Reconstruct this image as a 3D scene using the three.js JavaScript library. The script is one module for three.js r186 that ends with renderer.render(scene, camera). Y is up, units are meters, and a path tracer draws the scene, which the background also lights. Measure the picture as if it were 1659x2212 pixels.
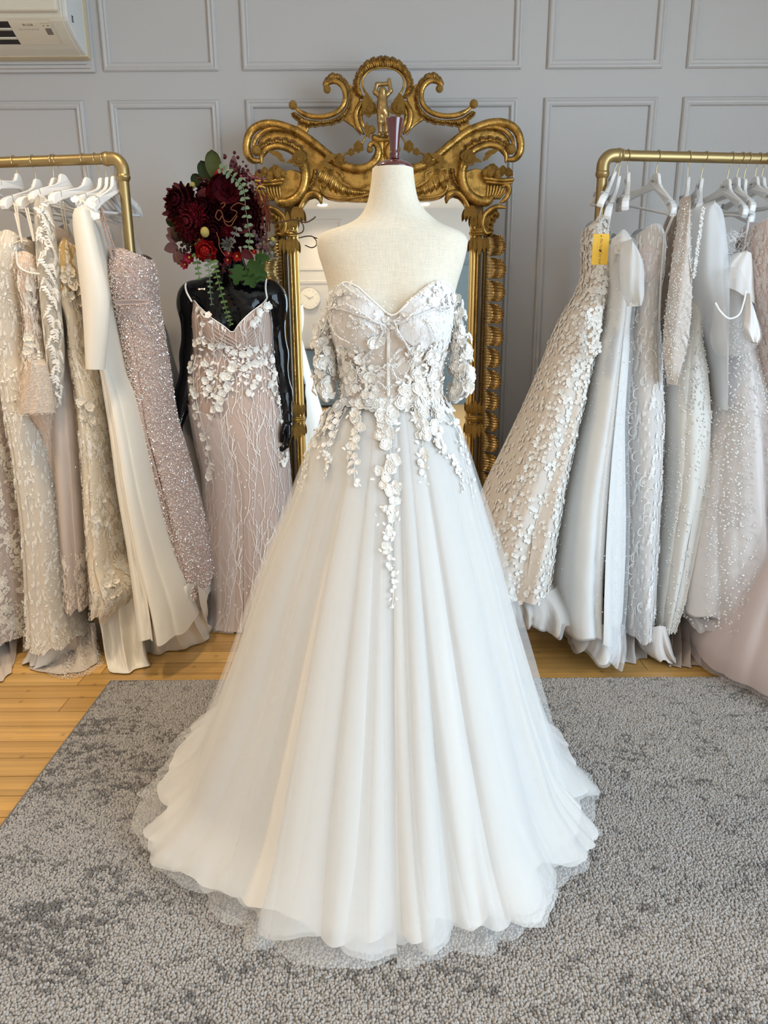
import * as THREE from 'three';
import { mergeGeometries, mergeVertices } from 'three/addons/utils/BufferGeometryUtils.js';
import { RoundedBoxGeometry } from 'three/addons/geometries/RoundedBoxGeometry.js';
import { MarchingCubes } from 'three/addons/objects/MarchingCubes.js';
import { RectAreaLightUniformsLib } from 'three/addons/lights/RectAreaLightUniformsLib.js';
import { MeshBVH } from 'three-mesh-bvh';

// ---------- camera, daylight, exposure ----------
const FOCAL = 1540, W = 1659, H = 2212, EYE = new THREE.Vector3(0, 1.35, 0);
const scene = new THREE.Scene();
const camera = new THREE.PerspectiveCamera(2 * Math.atan(H / 2 / FOCAL) * 180 / Math.PI, W / H, 0.05, 60);
camera.position.copy(EYE);
camera.rotation.order = 'YXZ';
camera.rotation.set(-15.1 * Math.PI / 180, 0, -0.006);
camera.updateMatrixWorld(true);

const renderer = new THREE.WebGLRenderer({ antialias: true });
renderer.toneMapping = THREE.LinearToneMapping;
renderer.toneMappingExposure = 0.93;
renderer.shadowMap.enabled = true;
RectAreaLightUniformsLib.init();
scene.background = new THREE.Color(0.62, 0.8, 1.0);
scene.backgroundIntensity = 2.0;
const WINDOW_LIGHT = 7.3, LAMP_LIGHT = 10.2;
const windowLight = new THREE.RectAreaLight(new THREE.Color(0.64, 0.83, 1.0), WINDOW_LIGHT, 4.4, 2.4);
windowLight.name = 'window_light';
windowLight.position.set(3.12, 1.6, 1.3);
windowLight.lookAt(0, 1.6, 1.3);
scene.add(windowLight);

// ---------- helpers ----------
const V = (x, y, z) => new THREE.Vector3(x, y, z);
const { lerp, clamp, smoothstep } = THREE.MathUtils;
const TAU = Math.PI * 2;
function rng(seed) { let a = seed >>> 0; return () => { a = (a + 0x6d2b79f5) | 0; let t = Math.imul(a ^ (a >>> 15), 1 | a); t = (t + Math.imul(t ^ (t >>> 7), 61 | t)) ^ t; return ((t ^ (t >>> 14)) >>> 0) / 4294967296; }; }
// a measured direction -> the point where it meets the upright plane z = -depth, or the floor
function rayOf(px, py) { return V((px - W / 2) / FOCAL, (H / 2 - py) / FOCAL, -1).applyQuaternion(camera.quaternion); }
function at(px, py, depth) { const d = rayOf(px, py); return d.multiplyScalar(-depth / d.z).add(EYE); }
function onFloor(px, py, y = 0) { const d = rayOf(px, py); return d.multiplyScalar((y - EYE.y) / d.y).add(EYE); }
function hash2(i, j, s) { let h = Math.imul(i, 374761393) ^ Math.imul(j, 668265263) ^ Math.imul(s, 974634547); h = Math.imul(h ^ (h >>> 13), 1274126177); return ((h ^ (h >>> 16)) >>> 0) / 4294967296; }
function noise2(x, y, s = 0, per = 0) {
  const ix = Math.floor(x), iy = Math.floor(y), fx = x - ix, fy = y - iy, u = fx * fx * (3 - 2 * fx), v = fy * fy * (3 - 2 * fy);
  const w = (n) => per ? ((n % per) + per) % per : n;
  return lerp(lerp(hash2(w(ix), w(iy), s), hash2(w(ix + 1), w(iy), s), u), lerp(hash2(w(ix), w(iy + 1), s), hash2(w(ix + 1), w(iy + 1), s), u), v);
}
function fbm(x, y, s = 0, oct = 4, per = 0) { let a = 0.5, t = 0, n = 0; for (let o = 0; o < oct; o++) { t += a * noise2(x, y, s + o, per); n += a; a *= 0.5; x *= 2; y *= 2; per *= 2; } return t / n; }
// piecewise smooth curve through [key, value] pairs
function curve1(pairs) {
  return (x) => {
    const n = pairs.length;
    if (x <= pairs[0][0]) return pairs[0][1];
    if (x >= pairs[n - 1][0]) return pairs[n - 1][1];
    let i = 0; while (pairs[i + 1][0] < x) i++;
    const [x0, y0] = pairs[i], [x1, y1] = pairs[i + 1], t = (x - x0) / (x1 - x0), d = x1 - x0;
    const m = (k) => { if (k <= 0 || k >= n - 1) { const a = Math.max(0, Math.min(n - 2, k <= 0 ? 0 : n - 2)); return (pairs[a + 1][1] - pairs[a][1]) / (pairs[a + 1][0] - pairs[a][0]); } const l = (pairs[k][1] - pairs[k - 1][1]) / (pairs[k][0] - pairs[k - 1][0]), r = (pairs[k + 1][1] - pairs[k][1]) / (pairs[k + 1][0] - pairs[k][0]); return l * r <= 0 ? 0 : 2 * l * r / (l + r); };
    const t2 = t * t, t3 = t2 * t;
    return (2 * t3 - 3 * t2 + 1) * y0 + (t3 - 2 * t2 + t) * d * m(i) + (-2 * t3 + 3 * t2) * y1 + (t3 - t2) * d * m(i + 1);
  };
}
// a sheet of (nu x nv) cells; us, vs = its real size for the uv
function grid(nu, nv, fn, { closed = false, us = 1, vs = 1 } = {}) {
  const p = new Float32Array((nu + 1) * (nv + 1) * 3), uv = new Float32Array((nu + 1) * (nv + 1) * 2), ix = [];
  let k = 0;
  for (let j = 0; j <= nv; j++) for (let i = 0; i <= nu; i++, k++) {
    const q = fn(i / nu, j / nv);
    if (q.isVector3) { p[k * 3] = q.x; p[k * 3 + 1] = q.y; p[k * 3 + 2] = q.z; } else { p[k * 3] = q[0]; p[k * 3 + 1] = q[1]; p[k * 3 + 2] = q[2]; }
    uv[k * 2] = i / nu * us; uv[k * 2 + 1] = j / nv * vs;
    if (i < nu && j < nv) { const a = k, b = k + 1, c = k + nu + 1, d = c + 1; ix.push(a, b, d, a, d, c); }
  }
  const g = new THREE.BufferGeometry();
  g.setAttribute('position', new THREE.BufferAttribute(p, 3)); g.setAttribute('uv', new THREE.BufferAttribute(uv, 2)); g.setIndex(ix);
  g.computeVertexNormals();
  if (closed) {
    const n = g.attributes.normal, t = V(), s = V();
    for (let j = 0; j <= nv; j++) { const a = j * (nu + 1), b = a + nu; t.fromBufferAttribute(n, a).add(s.fromBufferAttribute(n, b)).normalize(); n.setXYZ(a, t.x, t.y, t.z); n.setXYZ(b, t.x, t.y, t.z); }
  }
  return g;
}
// a round bar of changing radius along points; flat squeezes it along the given axis
function tube(points, r, { seg = Math.max(8, points.length * 5), rad = 8, closed = false, flat = 1, cap = true, tension = 0.5, axis = null } = {}) {
  const pts = points.map((p) => p.isVector3 ? p : V(...p));
  const c = new THREE.CatmullRomCurve3(pts, closed, 'centripetal', tension), P = c.getSpacedPoints(seg), fr = c.computeFrenetFrames(seg, closed);
  const rf = typeof r === 'function' ? r : () => r, rows = [];
  for (let i = 0; i <= seg; i++) rows.push([P[i], i / seg, 1, fr.normals[i], fr.binormals[i]]);
  if (cap && !closed) {
    const t0 = fr.tangents[0], t1 = fr.tangents[seg], r0 = rf(0), r1 = rf(1);
    rows.unshift([P[0].clone().addScaledVector(t0, -r0 * 0.9), 0, 0.02, fr.normals[0], fr.binormals[0]], [P[0].clone().addScaledVector(t0, -r0 * 0.6), 0, 0.7, fr.normals[0], fr.binormals[0]]);
    rows.push([P[seg].clone().addScaledVector(t1, r1 * 0.6), 1, 0.7, fr.normals[seg], fr.binormals[seg]], [P[seg].clone().addScaledVector(t1, r1 * 0.9), 1, 0.02, fr.normals[seg], fr.binormals[seg]]);
  }
  const o = V();
  const g = grid(rad, rows.length - 1, (u, v) => {
    const row = rows[Math.round(v * (rows.length - 1))], a = -u * TAU, rr = rf(row[1]) * row[2];
    o.set(0, 0, 0).addScaledVector(row[3], Math.cos(a) * rr).addScaledVector(row[4], Math.sin(a) * rr);
    if (axis) o.addScaledVector(axis, (flat - 1) * o.dot(axis));
    return o.add(row[0]).clone();
  }, { closed: true, us: 0.1, vs: c.getLength() });
  return g;
}
function lathe(pairs, seg = 32) { return new THREE.LatheGeometry(pairs.map(([r, y]) => new THREE.Vector2(r, y)), seg); }
function box(w, h, d, x, y, z, r = 0) { const g = r ? new RoundedBoxGeometry(w, h, d, 2, r) : new THREE.BoxGeometry(w, h, d); return g.translate(x, y, z); }
function norm(g) { const o = g.index ? g : mergeVertices(g); for (const k of Object.keys(o.attributes)) if (!['position', 'normal', 'uv'].includes(k)) o.deleteAttribute(k); return o; }
function merge(list) { return mergeGeometries(list.map(norm), false); }
function slab(pts, z0, thick, bevel = 0.003) {   // polygon of [x, y] -> plate whose front face is at z0
  const s = new THREE.Shape(pts.map(([x, y]) => new THREE.Vector2(x, y)));
  const g = new THREE.ExtrudeGeometry(s, { depth: thick - bevel * 2, bevelEnabled: bevel > 0, bevelThickness: bevel, bevelSize: bevel, bevelOffset: -bevel, bevelSegments: 2, curveSegments: 6 });
  g.translate(0, 0, z0 - thick + bevel); return g;
}
function smoothPoly(pts, n = 8) { const c = new THREE.CatmullRomCurve3(pts.map(([x, y]) => V(x, y, 0)), true, 'centripetal'); return c.getPoints(pts.length * n).slice(0, -1).map((p) => [p.x, p.y]); }
// ---- naming, parents ----
const used = new Map();
function numbered(name) { const n = used.get(name) ?? 0; used.set(name, n + 1); return n ? name + '_' + String(n).padStart(3, '0') : name; }
function thing(name, label, category, pos = V(0, 0, 0), group) {
  const o = new THREE.Group(); o.name = numbered(name); o.position.copy(pos); o.userData = { label, category };
  if (group) o.userData.group = group;
  scene.add(o); return o;
}
function base(o) { let p = o; const v = V(); while (p && p !== scene) { v.add(p.position); p = p.parent; } return v; }
// geometry is given in world coordinates and stored relative to its thing
function part(name, geo, mat, parent, label) {
  geo.translate(...base(parent).negate().toArray());
  const m = new THREE.Mesh(geo, mat); m.name = name; m.castShadow = m.receiveShadow = true;
  if (label) m.userData.label = label;
  parent.add(m); return m;
}
function single(name, label, category, geo, mat, pos = V(0, 0, 0), group) {
  geo.translate(-pos.x, -pos.y, -pos.z);
  const m = new THREE.Mesh(geo, mat); m.name = numbered(name); m.position.copy(pos); m.userData = { label, category };
  if (group) m.userData.group = group;
  m.castShadow = m.receiveShadow = true; scene.add(m); return m;
}
function structure(name, geo, mat, parent) {
  const m = new THREE.Mesh(geo, mat); m.name = parent ? name : numbered(name); m.castShadow = m.receiveShadow = true;
  if (!parent) m.userData.kind = 'structure';
  (parent ?? scene).add(m); return m;
}
function basis(pos, normal, spin = 0, scale = 1, upHint = V(0, 1, 0)) {   // local z along normal
  const z = normal.clone().normalize(); let x = upHint.clone().cross(z);
  if (x.lengthSq() < 1e-6) x = V(1, 0, 0).cross(z);
  x.normalize(); const y = z.clone().cross(x);
  const m = new THREE.Matrix4().makeBasis(x, y, z), s = scale.isVector3 ? scale : V(scale, scale, scale);
  m.multiply(new THREE.Matrix4().makeRotationZ(spin)).scale(s).setPosition(pos); return m;
}
// a mesh that shares a geometry, placed by a world matrix under its parent
function stick(name, geo, mat, parent, matrix) {
  const m = new THREE.Mesh(geo, mat); m.name = name; m.castShadow = m.receiveShadow = true;
  const b = base(parent), w = matrix.clone(); w.elements[12] -= b.x; w.elements[13] -= b.y; w.elements[14] -= b.z;
  w.decompose(m.position, m.quaternion, m.scale); parent.add(m); return m;
}
function stuff(name, geo, mat, parent, matrices, colors, label) {
  const m = new THREE.InstancedMesh(geo, mat, matrices.length), b = base(parent), w = new THREE.Matrix4();
  matrices.forEach((x, i) => { w.copy(x); w.elements[12] -= b.x; w.elements[13] -= b.y; w.elements[14] -= b.z; m.setMatrixAt(i, w); if (colors) m.setColorAt(i, colors[i]); });
  m.name = name; m.userData.kind = 'stuff'; if (label) m.userData.label = label; m.castShadow = m.receiveShadow = true; parent.add(m); return m;
}
// ---- finding points on a built surface ----
function bvhOf(geo) { const g = geo.clone(); return new MeshBVH(g); }
function hit(bvh, px, py) {
  const d = rayOf(px, py).normalize(), h = bvh.raycastFirst(new THREE.Ray(EYE.clone(), d), THREE.DoubleSide);
  if (!h) return null;
  const n = h.face.normal.clone(); if (n.dot(d) > 0) n.negate();
  return { p: h.point.clone(), n };
}
function drape(bvh, pts, lift) { return pts.map(([x, y]) => { const h = hit(bvh, x, y); return h ? h.p.addScaledVector(h.n, lift) : null; }).filter(Boolean); }
// ---- small shapes ----
function petal(len, wid, cup, curl, nu = 4, nv = 5, base = 0.28) {
  return grid(nu, nv, (u, v) => {
    const s = u * 2 - 1, k = 1 - Math.pow(1 - v, 1.4), e = (k - 0.6) / 0.4, w = wid * (k < 0.6 ? base + (1 - base) * Math.sin(k / 0.6 * Math.PI / 2) : 0.12 + 0.88 * Math.sqrt(Math.max(0, 1 - e * e)));
    return [s * w * 0.5, k * len * (1 - 0.06 * s * s), cup * len * k * k - curl * s * s * wid * 0.5];
  });
}
function flowerGeo(n, r, seed = 1, { cup = 0.3, wid = 1.02, rows = 1, bead = 0.14, curl = -0.15, rim = false } = {}) {
  const R = rng(seed), list = [];
  for (let k = 0; k < rows; k++) for (let i = 0; i < n; i++) {
    const L = r * (1 - 0.33 * k) * (0.88 + 0.24 * R()), g = petal(L, r * wid * (1 - 0.25 * k) * (5 / n) * (0.9 + 0.2 * R()), cup * (1 + 0.7 * k) * (0.7 + 0.6 * R()), curl);
    g.rotateZ(TAU * (i + 0.5 * k) / n + (R() - 0.5) * 0.25); g.translate(0, 0, r * 0.06 * (k + 1)); list.push(g);
  }
  if (rim) { const P = []; for (let i = 0; i < n; i++) { const L = r * 0.98, W = r * wid * (5 / n) * 0.5; for (let j = 0; j <= 12; j++) { const a = Math.PI * (j / 12 * 1.7 - 0.35), x = -Math.cos(a) * W, y = L * (0.58 + 0.4 * Math.sin(a)), q = TAU * (i + 0.5 * 0) / n; P.push(V(x * Math.cos(q) - y * Math.sin(q), x * Math.sin(q) + y * Math.cos(q), r * 0.07 + cup * (y / L) * (y / L) * r * 0.95 + r * 0.03)); } } list.push(tube(P, r * 0.045, { seg: n * 14, rad: 4, closed: true })); }
  if (bead) for (let i = 0; i < 4; i++) { const s = new THREE.SphereGeometry(r * bead, 6, 4); s.translate(Math.cos(i * 1.7) * r * 0.13 * (i > 0), Math.sin(i * 1.7) * r * 0.13 * (i > 0), r * 0.14); list.push(s); }
  return merge(list);
}
function leafGeo(len, wid, bend = 0.1, fold = 0.15, nu = 4, nv = 8, lobes = 0) {
  return grid(nu, nv, (u, v) => { const s = u * 2 - 1, w = wid * 0.5 * Math.pow(Math.sin(Math.PI * (0.02 + 0.98 * Math.pow(v, 0.8))), 0.8) * (1 + lobes * Math.sin(v * 22)); return [s * w, v * len, bend * len * Math.sin(v * 2.2) + fold * Math.abs(s) * w]; });
}
const MERGE_EPS = 1e-6;
// one continuous body from tapered bones [[a, b, ra, rb], ...]
function blobGeo(bones, cell, k = 0.02, zsq = 1) {
  const lo = V(1e9, 1e9, 1e9), hi = V(-1e9, -1e9, -1e9);
  for (const [a, b, ra, rb] of bones) { for (const [p, r] of [[a, ra], [b, rb]]) { lo.min(p.clone().subScalar(r + 3 * cell + k)); hi.max(p.clone().addScalar(r + 3 * cell + k)); } }
  const size = hi.clone().sub(lo), n = Math.min(150, Math.ceil(Math.max(size.x, size.y, size.z) / cell) + 4);
  const sx = size.x / n, sy = size.y / n, sz = size.z / n;
  const mc = new MarchingCubes(n, new THREE.MeshStandardMaterial(), false, false, 400000);
  const B = bones.map(([a, b, ra, rb]) => { const d = b.clone().sub(a); return [a.x, a.y, a.z, d.x, d.y, d.z, 1 / Math.max(1e-9, d.lengthSq()), ra, rb]; });
  for (let z = 0; z < n; z++) for (let y = 0; y < n; y++) for (let x = 0; x < n; x++) {
    const px = lo.x + x * sx, py = lo.y + y * sy, pz = lo.z + z * sz; let acc = 0;
    let dmin = 1e9; 
    for (const q of B) {
      const wx = px - q[0], wy = py - q[1], wz = (pz - q[2]); let t = (wx * q[3] + wy * q[4] + wz * q[5]) * q[6]; t = t < 0 ? 0 : t > 1 ? 1 : t;
      const ex = wx - t * q[3], ey = wy - t * q[4], ez = (wz - t * q[5]) * zsq, d = Math.sqrt(ex * ex + ey * ey + ez * ez) - (q[7] + t * (q[8] - q[7]));
      if (d < dmin) dmin = d; acc += Math.exp(-Math.max(-40, Math.min(40, d / (k * 0.5))));
    }
    const d = acc > 1e-15 && acc < 1e15 ? -k * 0.5 * Math.log(acc) : dmin;
    mc.field[x + y * n + z * n * n] = -d;
  }
  mc.isolation = 0; mc.update();
  const cnt = mc.count, pos = new Float32Array(cnt * 3);
  for (let i = 0; i < cnt; i++) {   // grid position = (index - n/2) / (n/2)
    pos[i * 3] = lo.x + (mc.positionArray[i * 3] * n / 2 + n / 2) * sx; pos[i * 3 + 1] = lo.y + (mc.positionArray[i * 3 + 1] * n / 2 + n / 2) * sy; pos[i * 3 + 2] = lo.z + (mc.positionArray[i * 3 + 2] * n / 2 + n / 2) * sz;
  }
  let g = new THREE.BufferGeometry(); g.setAttribute('position', new THREE.BufferAttribute(pos, 3));
  g = mergeVertices(g, cell * 0.02); g.computeVertexNormals();
  g.setAttribute('uv', new THREE.BufferAttribute(new Float32Array(g.attributes.position.count * 2), 2));
  return g;
}
// ---------- materials and computed textures ----------
function dataTex(w, h, fn, srgb = false, chan = 4) {
  const d = new Uint8Array(w * h * 4);
  for (let y = 0; y < h; y++) for (let x = 0; x < w; x++) { const c = fn(x / w, y / h, x, y), o = (y * w + x) * 4; if (typeof c === 'number') { d[o] = d[o + 1] = d[o + 2] = clamp(c, 0, 1) * 255; } else { d[o] = clamp(c[0], 0, 1) * 255; d[o + 1] = clamp(c[1], 0, 1) * 255; d[o + 2] = clamp(c[2], 0, 1) * 255; } d[o + 3] = 255; }
  const t = new THREE.DataTexture(d, w, h); t.wrapS = t.wrapT = THREE.RepeatWrapping; t.magFilter = THREE.LinearFilter; t.minFilter = THREE.LinearMipmapLinearFilter;
  if (srgb) t.colorSpace = THREE.SRGBColorSpace; t.needsUpdate = true; return t;
}
function canvasTex(w, h, draw, srgb = true) {
  const c = document.createElement('canvas'); c.width = w; c.height = h; const x = c.getContext('2d'); draw(x, w, h);
  const t = new THREE.CanvasTexture(c); t.wrapS = t.wrapT = THREE.RepeatWrapping; if (srgb) t.colorSpace = THREE.SRGBColorSpace; return t;
}
function rep(t, sx, sy = sx) { const c = t.clone(); c.repeat.set(1 / sx, 1 / sy); c.needsUpdate = true; return c; }   // one tile every sx, sy metres
const M = {};
const std = (o) => new THREE.MeshStandardMaterial({ side: THREE.DoubleSide, ...o });
const phy = (o) => new THREE.MeshPhysicalMaterial({ side: THREE.DoubleSide, ...o });
const rgb = (r, g, b) => new THREE.Color().setRGB(r, g, b);

const grainTex = dataTex(256, 256, (u, v) => 0.5 + 0.5 * (fbm(u * 32, v * 32, 3, 3, 32) - 0.5));
M.wall = std({ color: rgb(0.53, 0.515, 0.505), roughness: 0.55, bumpMap: rep(grainTex, 0.25), bumpScale: 0.0006 });
M.trim = std({ color: rgb(0.545, 0.53, 0.52), roughness: 0.42 });
M.ceiling = std({ color: rgb(0.82, 0.81, 0.79), roughness: 0.9 });
M.skirting = std({ color: rgb(0.62, 0.61, 0.6), roughness: 0.45 });
M.frontWall = std({ color: rgb(0.56, 0.53, 0.49), roughness: 0.7 });
M.door = std({ color: rgb(0.66, 0.66, 0.66), roughness: 0.5 });
M.doorDark = std({ color: rgb(0.12, 0.17, 0.2), roughness: 0.5 });
// bamboo boards: fine streaks along the board and darker nodes
const bambooTex = [0, 1, 2].map((s) => dataTex(1024, 128, (u, v) => {
  const streak = fbm(u * 6, v * 40, 11 + s * 7, 3), strip = hash2(Math.floor(v * 6), s, 5), fine = noise2(u * 40, v * 128, 4 + s);
  const nodeAt = (hash2(Math.floor(v * 6), 9, s) + 0.37 * s) % 1, dn = Math.abs(u - nodeAt); const node = dn < 0.006 ? 0.16 * (1 - dn / 0.006) : 0;
  const k = 0.86 + 0.16 * (streak - 0.5) + 0.1 * (strip - 0.5) + 0.06 * (fine - 0.5) - node;
  return [0.93 * k, 0.745 * k, 0.45 * k];
}, true));
const plankTones = [[1, 1, 1], [0.9, 0.88, 0.84], [1.05, 1.04, 1.02], [0.96, 0.93, 0.88], [0.9, 0.87, 0.82]];
M.planks = []; for (const t of bambooTex) for (const c of plankTones) M.planks.push(phy({ map: t, color: rgb(...c.map((x) => Math.pow(x, 2.2))), roughness: 0.3, clearcoat: 0.35, clearcoatRoughness: 0.22 }));
M.subfloor = std({ color: rgb(0.2, 0.13, 0.06), roughness: 0.8 });
M.rug = std({ color: rgb(0.3, 0.285, 0.27), roughness: 1 });
M.pile = phy({ color: rgb(1, 1, 1), roughness: 1, sheen: 0.4, sheenColor: rgb(0.8, 0.8, 0.82), sheenRoughness: 0.7 });
M.rugEdge = std({ color: rgb(0.16, 0.15, 0.15), roughness: 1 });
// gilding
const goldTex = dataTex(512, 512, (u, v) => 0.5 + 0.9 * (fbm(u * 16, v * 16, 21, 5, 16) - 0.5));
const goldWear = dataTex(512, 512, (u, v) => { const n = fbm(u * 12, v * 12, 33, 5, 12), k = smoothstep(n, 0.42, 0.72); return [lerp(0.74, 0.56, k), lerp(0.58, 0.43, k), lerp(0.30, 0.20, k)]; }, true);
M.gold = std({ color: rgb(1, 1, 1), map: rep(goldWear, 0.3), metalness: 0.8, roughness: 0.6, roughnessMap: rep(goldTex, 0.2), bumpMap: rep(goldTex, 0.08), bumpScale: 0.001 });
M.goldBright = std({ color: rgb(0.82, 0.56, 0.2), metalness: 0.9, roughness: 0.3 });
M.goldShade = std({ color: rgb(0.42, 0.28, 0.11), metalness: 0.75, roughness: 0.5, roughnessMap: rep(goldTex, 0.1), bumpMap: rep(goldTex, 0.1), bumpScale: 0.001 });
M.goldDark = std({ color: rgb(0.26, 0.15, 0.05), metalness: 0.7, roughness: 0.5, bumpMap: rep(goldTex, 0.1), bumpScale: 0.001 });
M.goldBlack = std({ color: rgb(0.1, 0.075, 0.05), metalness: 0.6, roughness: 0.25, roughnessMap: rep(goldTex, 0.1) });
M.mirror = std({ color: rgb(0.84, 0.85, 0.83), metalness: 1, roughness: 0.02 });
M.brass = std({ color: rgb(0.40, 0.29, 0.13), metalness: 0.85, roughness: 0.38 });
M.chrome = std({ color: rgb(0.75, 0.72, 0.66), metalness: 1, roughness: 0.18 });
M.brassWire = std({ color: rgb(0.72, 0.58, 0.34), metalness: 1, roughness: 0.22 });
M.hanger = phy({ color: rgb(0.86, 0.85, 0.84), roughness: 0.28, clearcoat: 0.3 });
M.hangerLine = std({ color: rgb(0.4, 0.4, 0.4), roughness: 0.5 });
M.maroon = phy({ color: rgb(0.085, 0.008, 0.01), roughness: 0.22, clearcoat: 1, clearcoatRoughness: 0.08 });
const linenTex = dataTex(512, 512, (u, v) => { const w = 0.5 + 0.25 * Math.sin(u * TAU * 200) * 0.5 + 0.25 * Math.sin(v * TAU * 200) * 0.5, slub = fbm(u * 8, v * 128, 5, 2) * 0.5 + fbm(u * 128, v * 8, 6, 2) * 0.5; const fleck = hash2(Math.floor(u * 170), Math.floor(v * 512 / 9), 8) > 0.988 ? 0.14 : 0; const k = 0.9 + 0.1 * (w - 0.5) + 0.14 * (slub - 0.5) - fleck * 0.6; return [0.97 * k, 0.935 * k, 0.86 * k]; }, true);
M.linen = std({ map: rep(linenTex, 0.14), roughness: 0.85, bumpMap: rep(linenTex, 0.14), bumpScale: 0.0004 });
M.black = phy({ color: rgb(0.0025, 0.0025, 0.0035), roughness: 0.07, specularIntensity: 0.55 });
M.steel = std({ color: rgb(0.5, 0.5, 0.5), metalness: 1, roughness: 0.35 });

// ---- cloth ----
const weave = dataTex(256, 256, (u, v) => 0.5 + 0.25 * Math.sin(u * TAU * 64) + 0.25 * Math.sin(v * TAU * 64));
const netTex = dataTex(256, 256, (u, v) => { const a = Math.abs(Math.sin((u + v) * Math.PI * 48)), b = Math.abs(Math.sin((u - v) * Math.PI * 48)); return 0.55 + 0.45 * (Math.min(a, b) < 0.35 ? 1 : 0); });
const crinkle = dataTex(512, 512, (u, v) => fbm(u * 24, v * 3, 41, 4, 0) * 0.6 + fbm(u * 60, v * 8, 43, 3) * 0.4);
const cloth = (c, o = {}) => phy({ color: c, roughness: 0.8, sheen: 0.35, sheenColor: rgb(1, 1, 1), sheenRoughness: 0.5, ...o });
const sheer = (c, opacity, o = {}) => phy({ color: c, roughness: 0.9, transparent: true, opacity, sheen: 0.4, sheenColor: rgb(1, 1, 1), sheenRoughness: 0.6, ...o });
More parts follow.
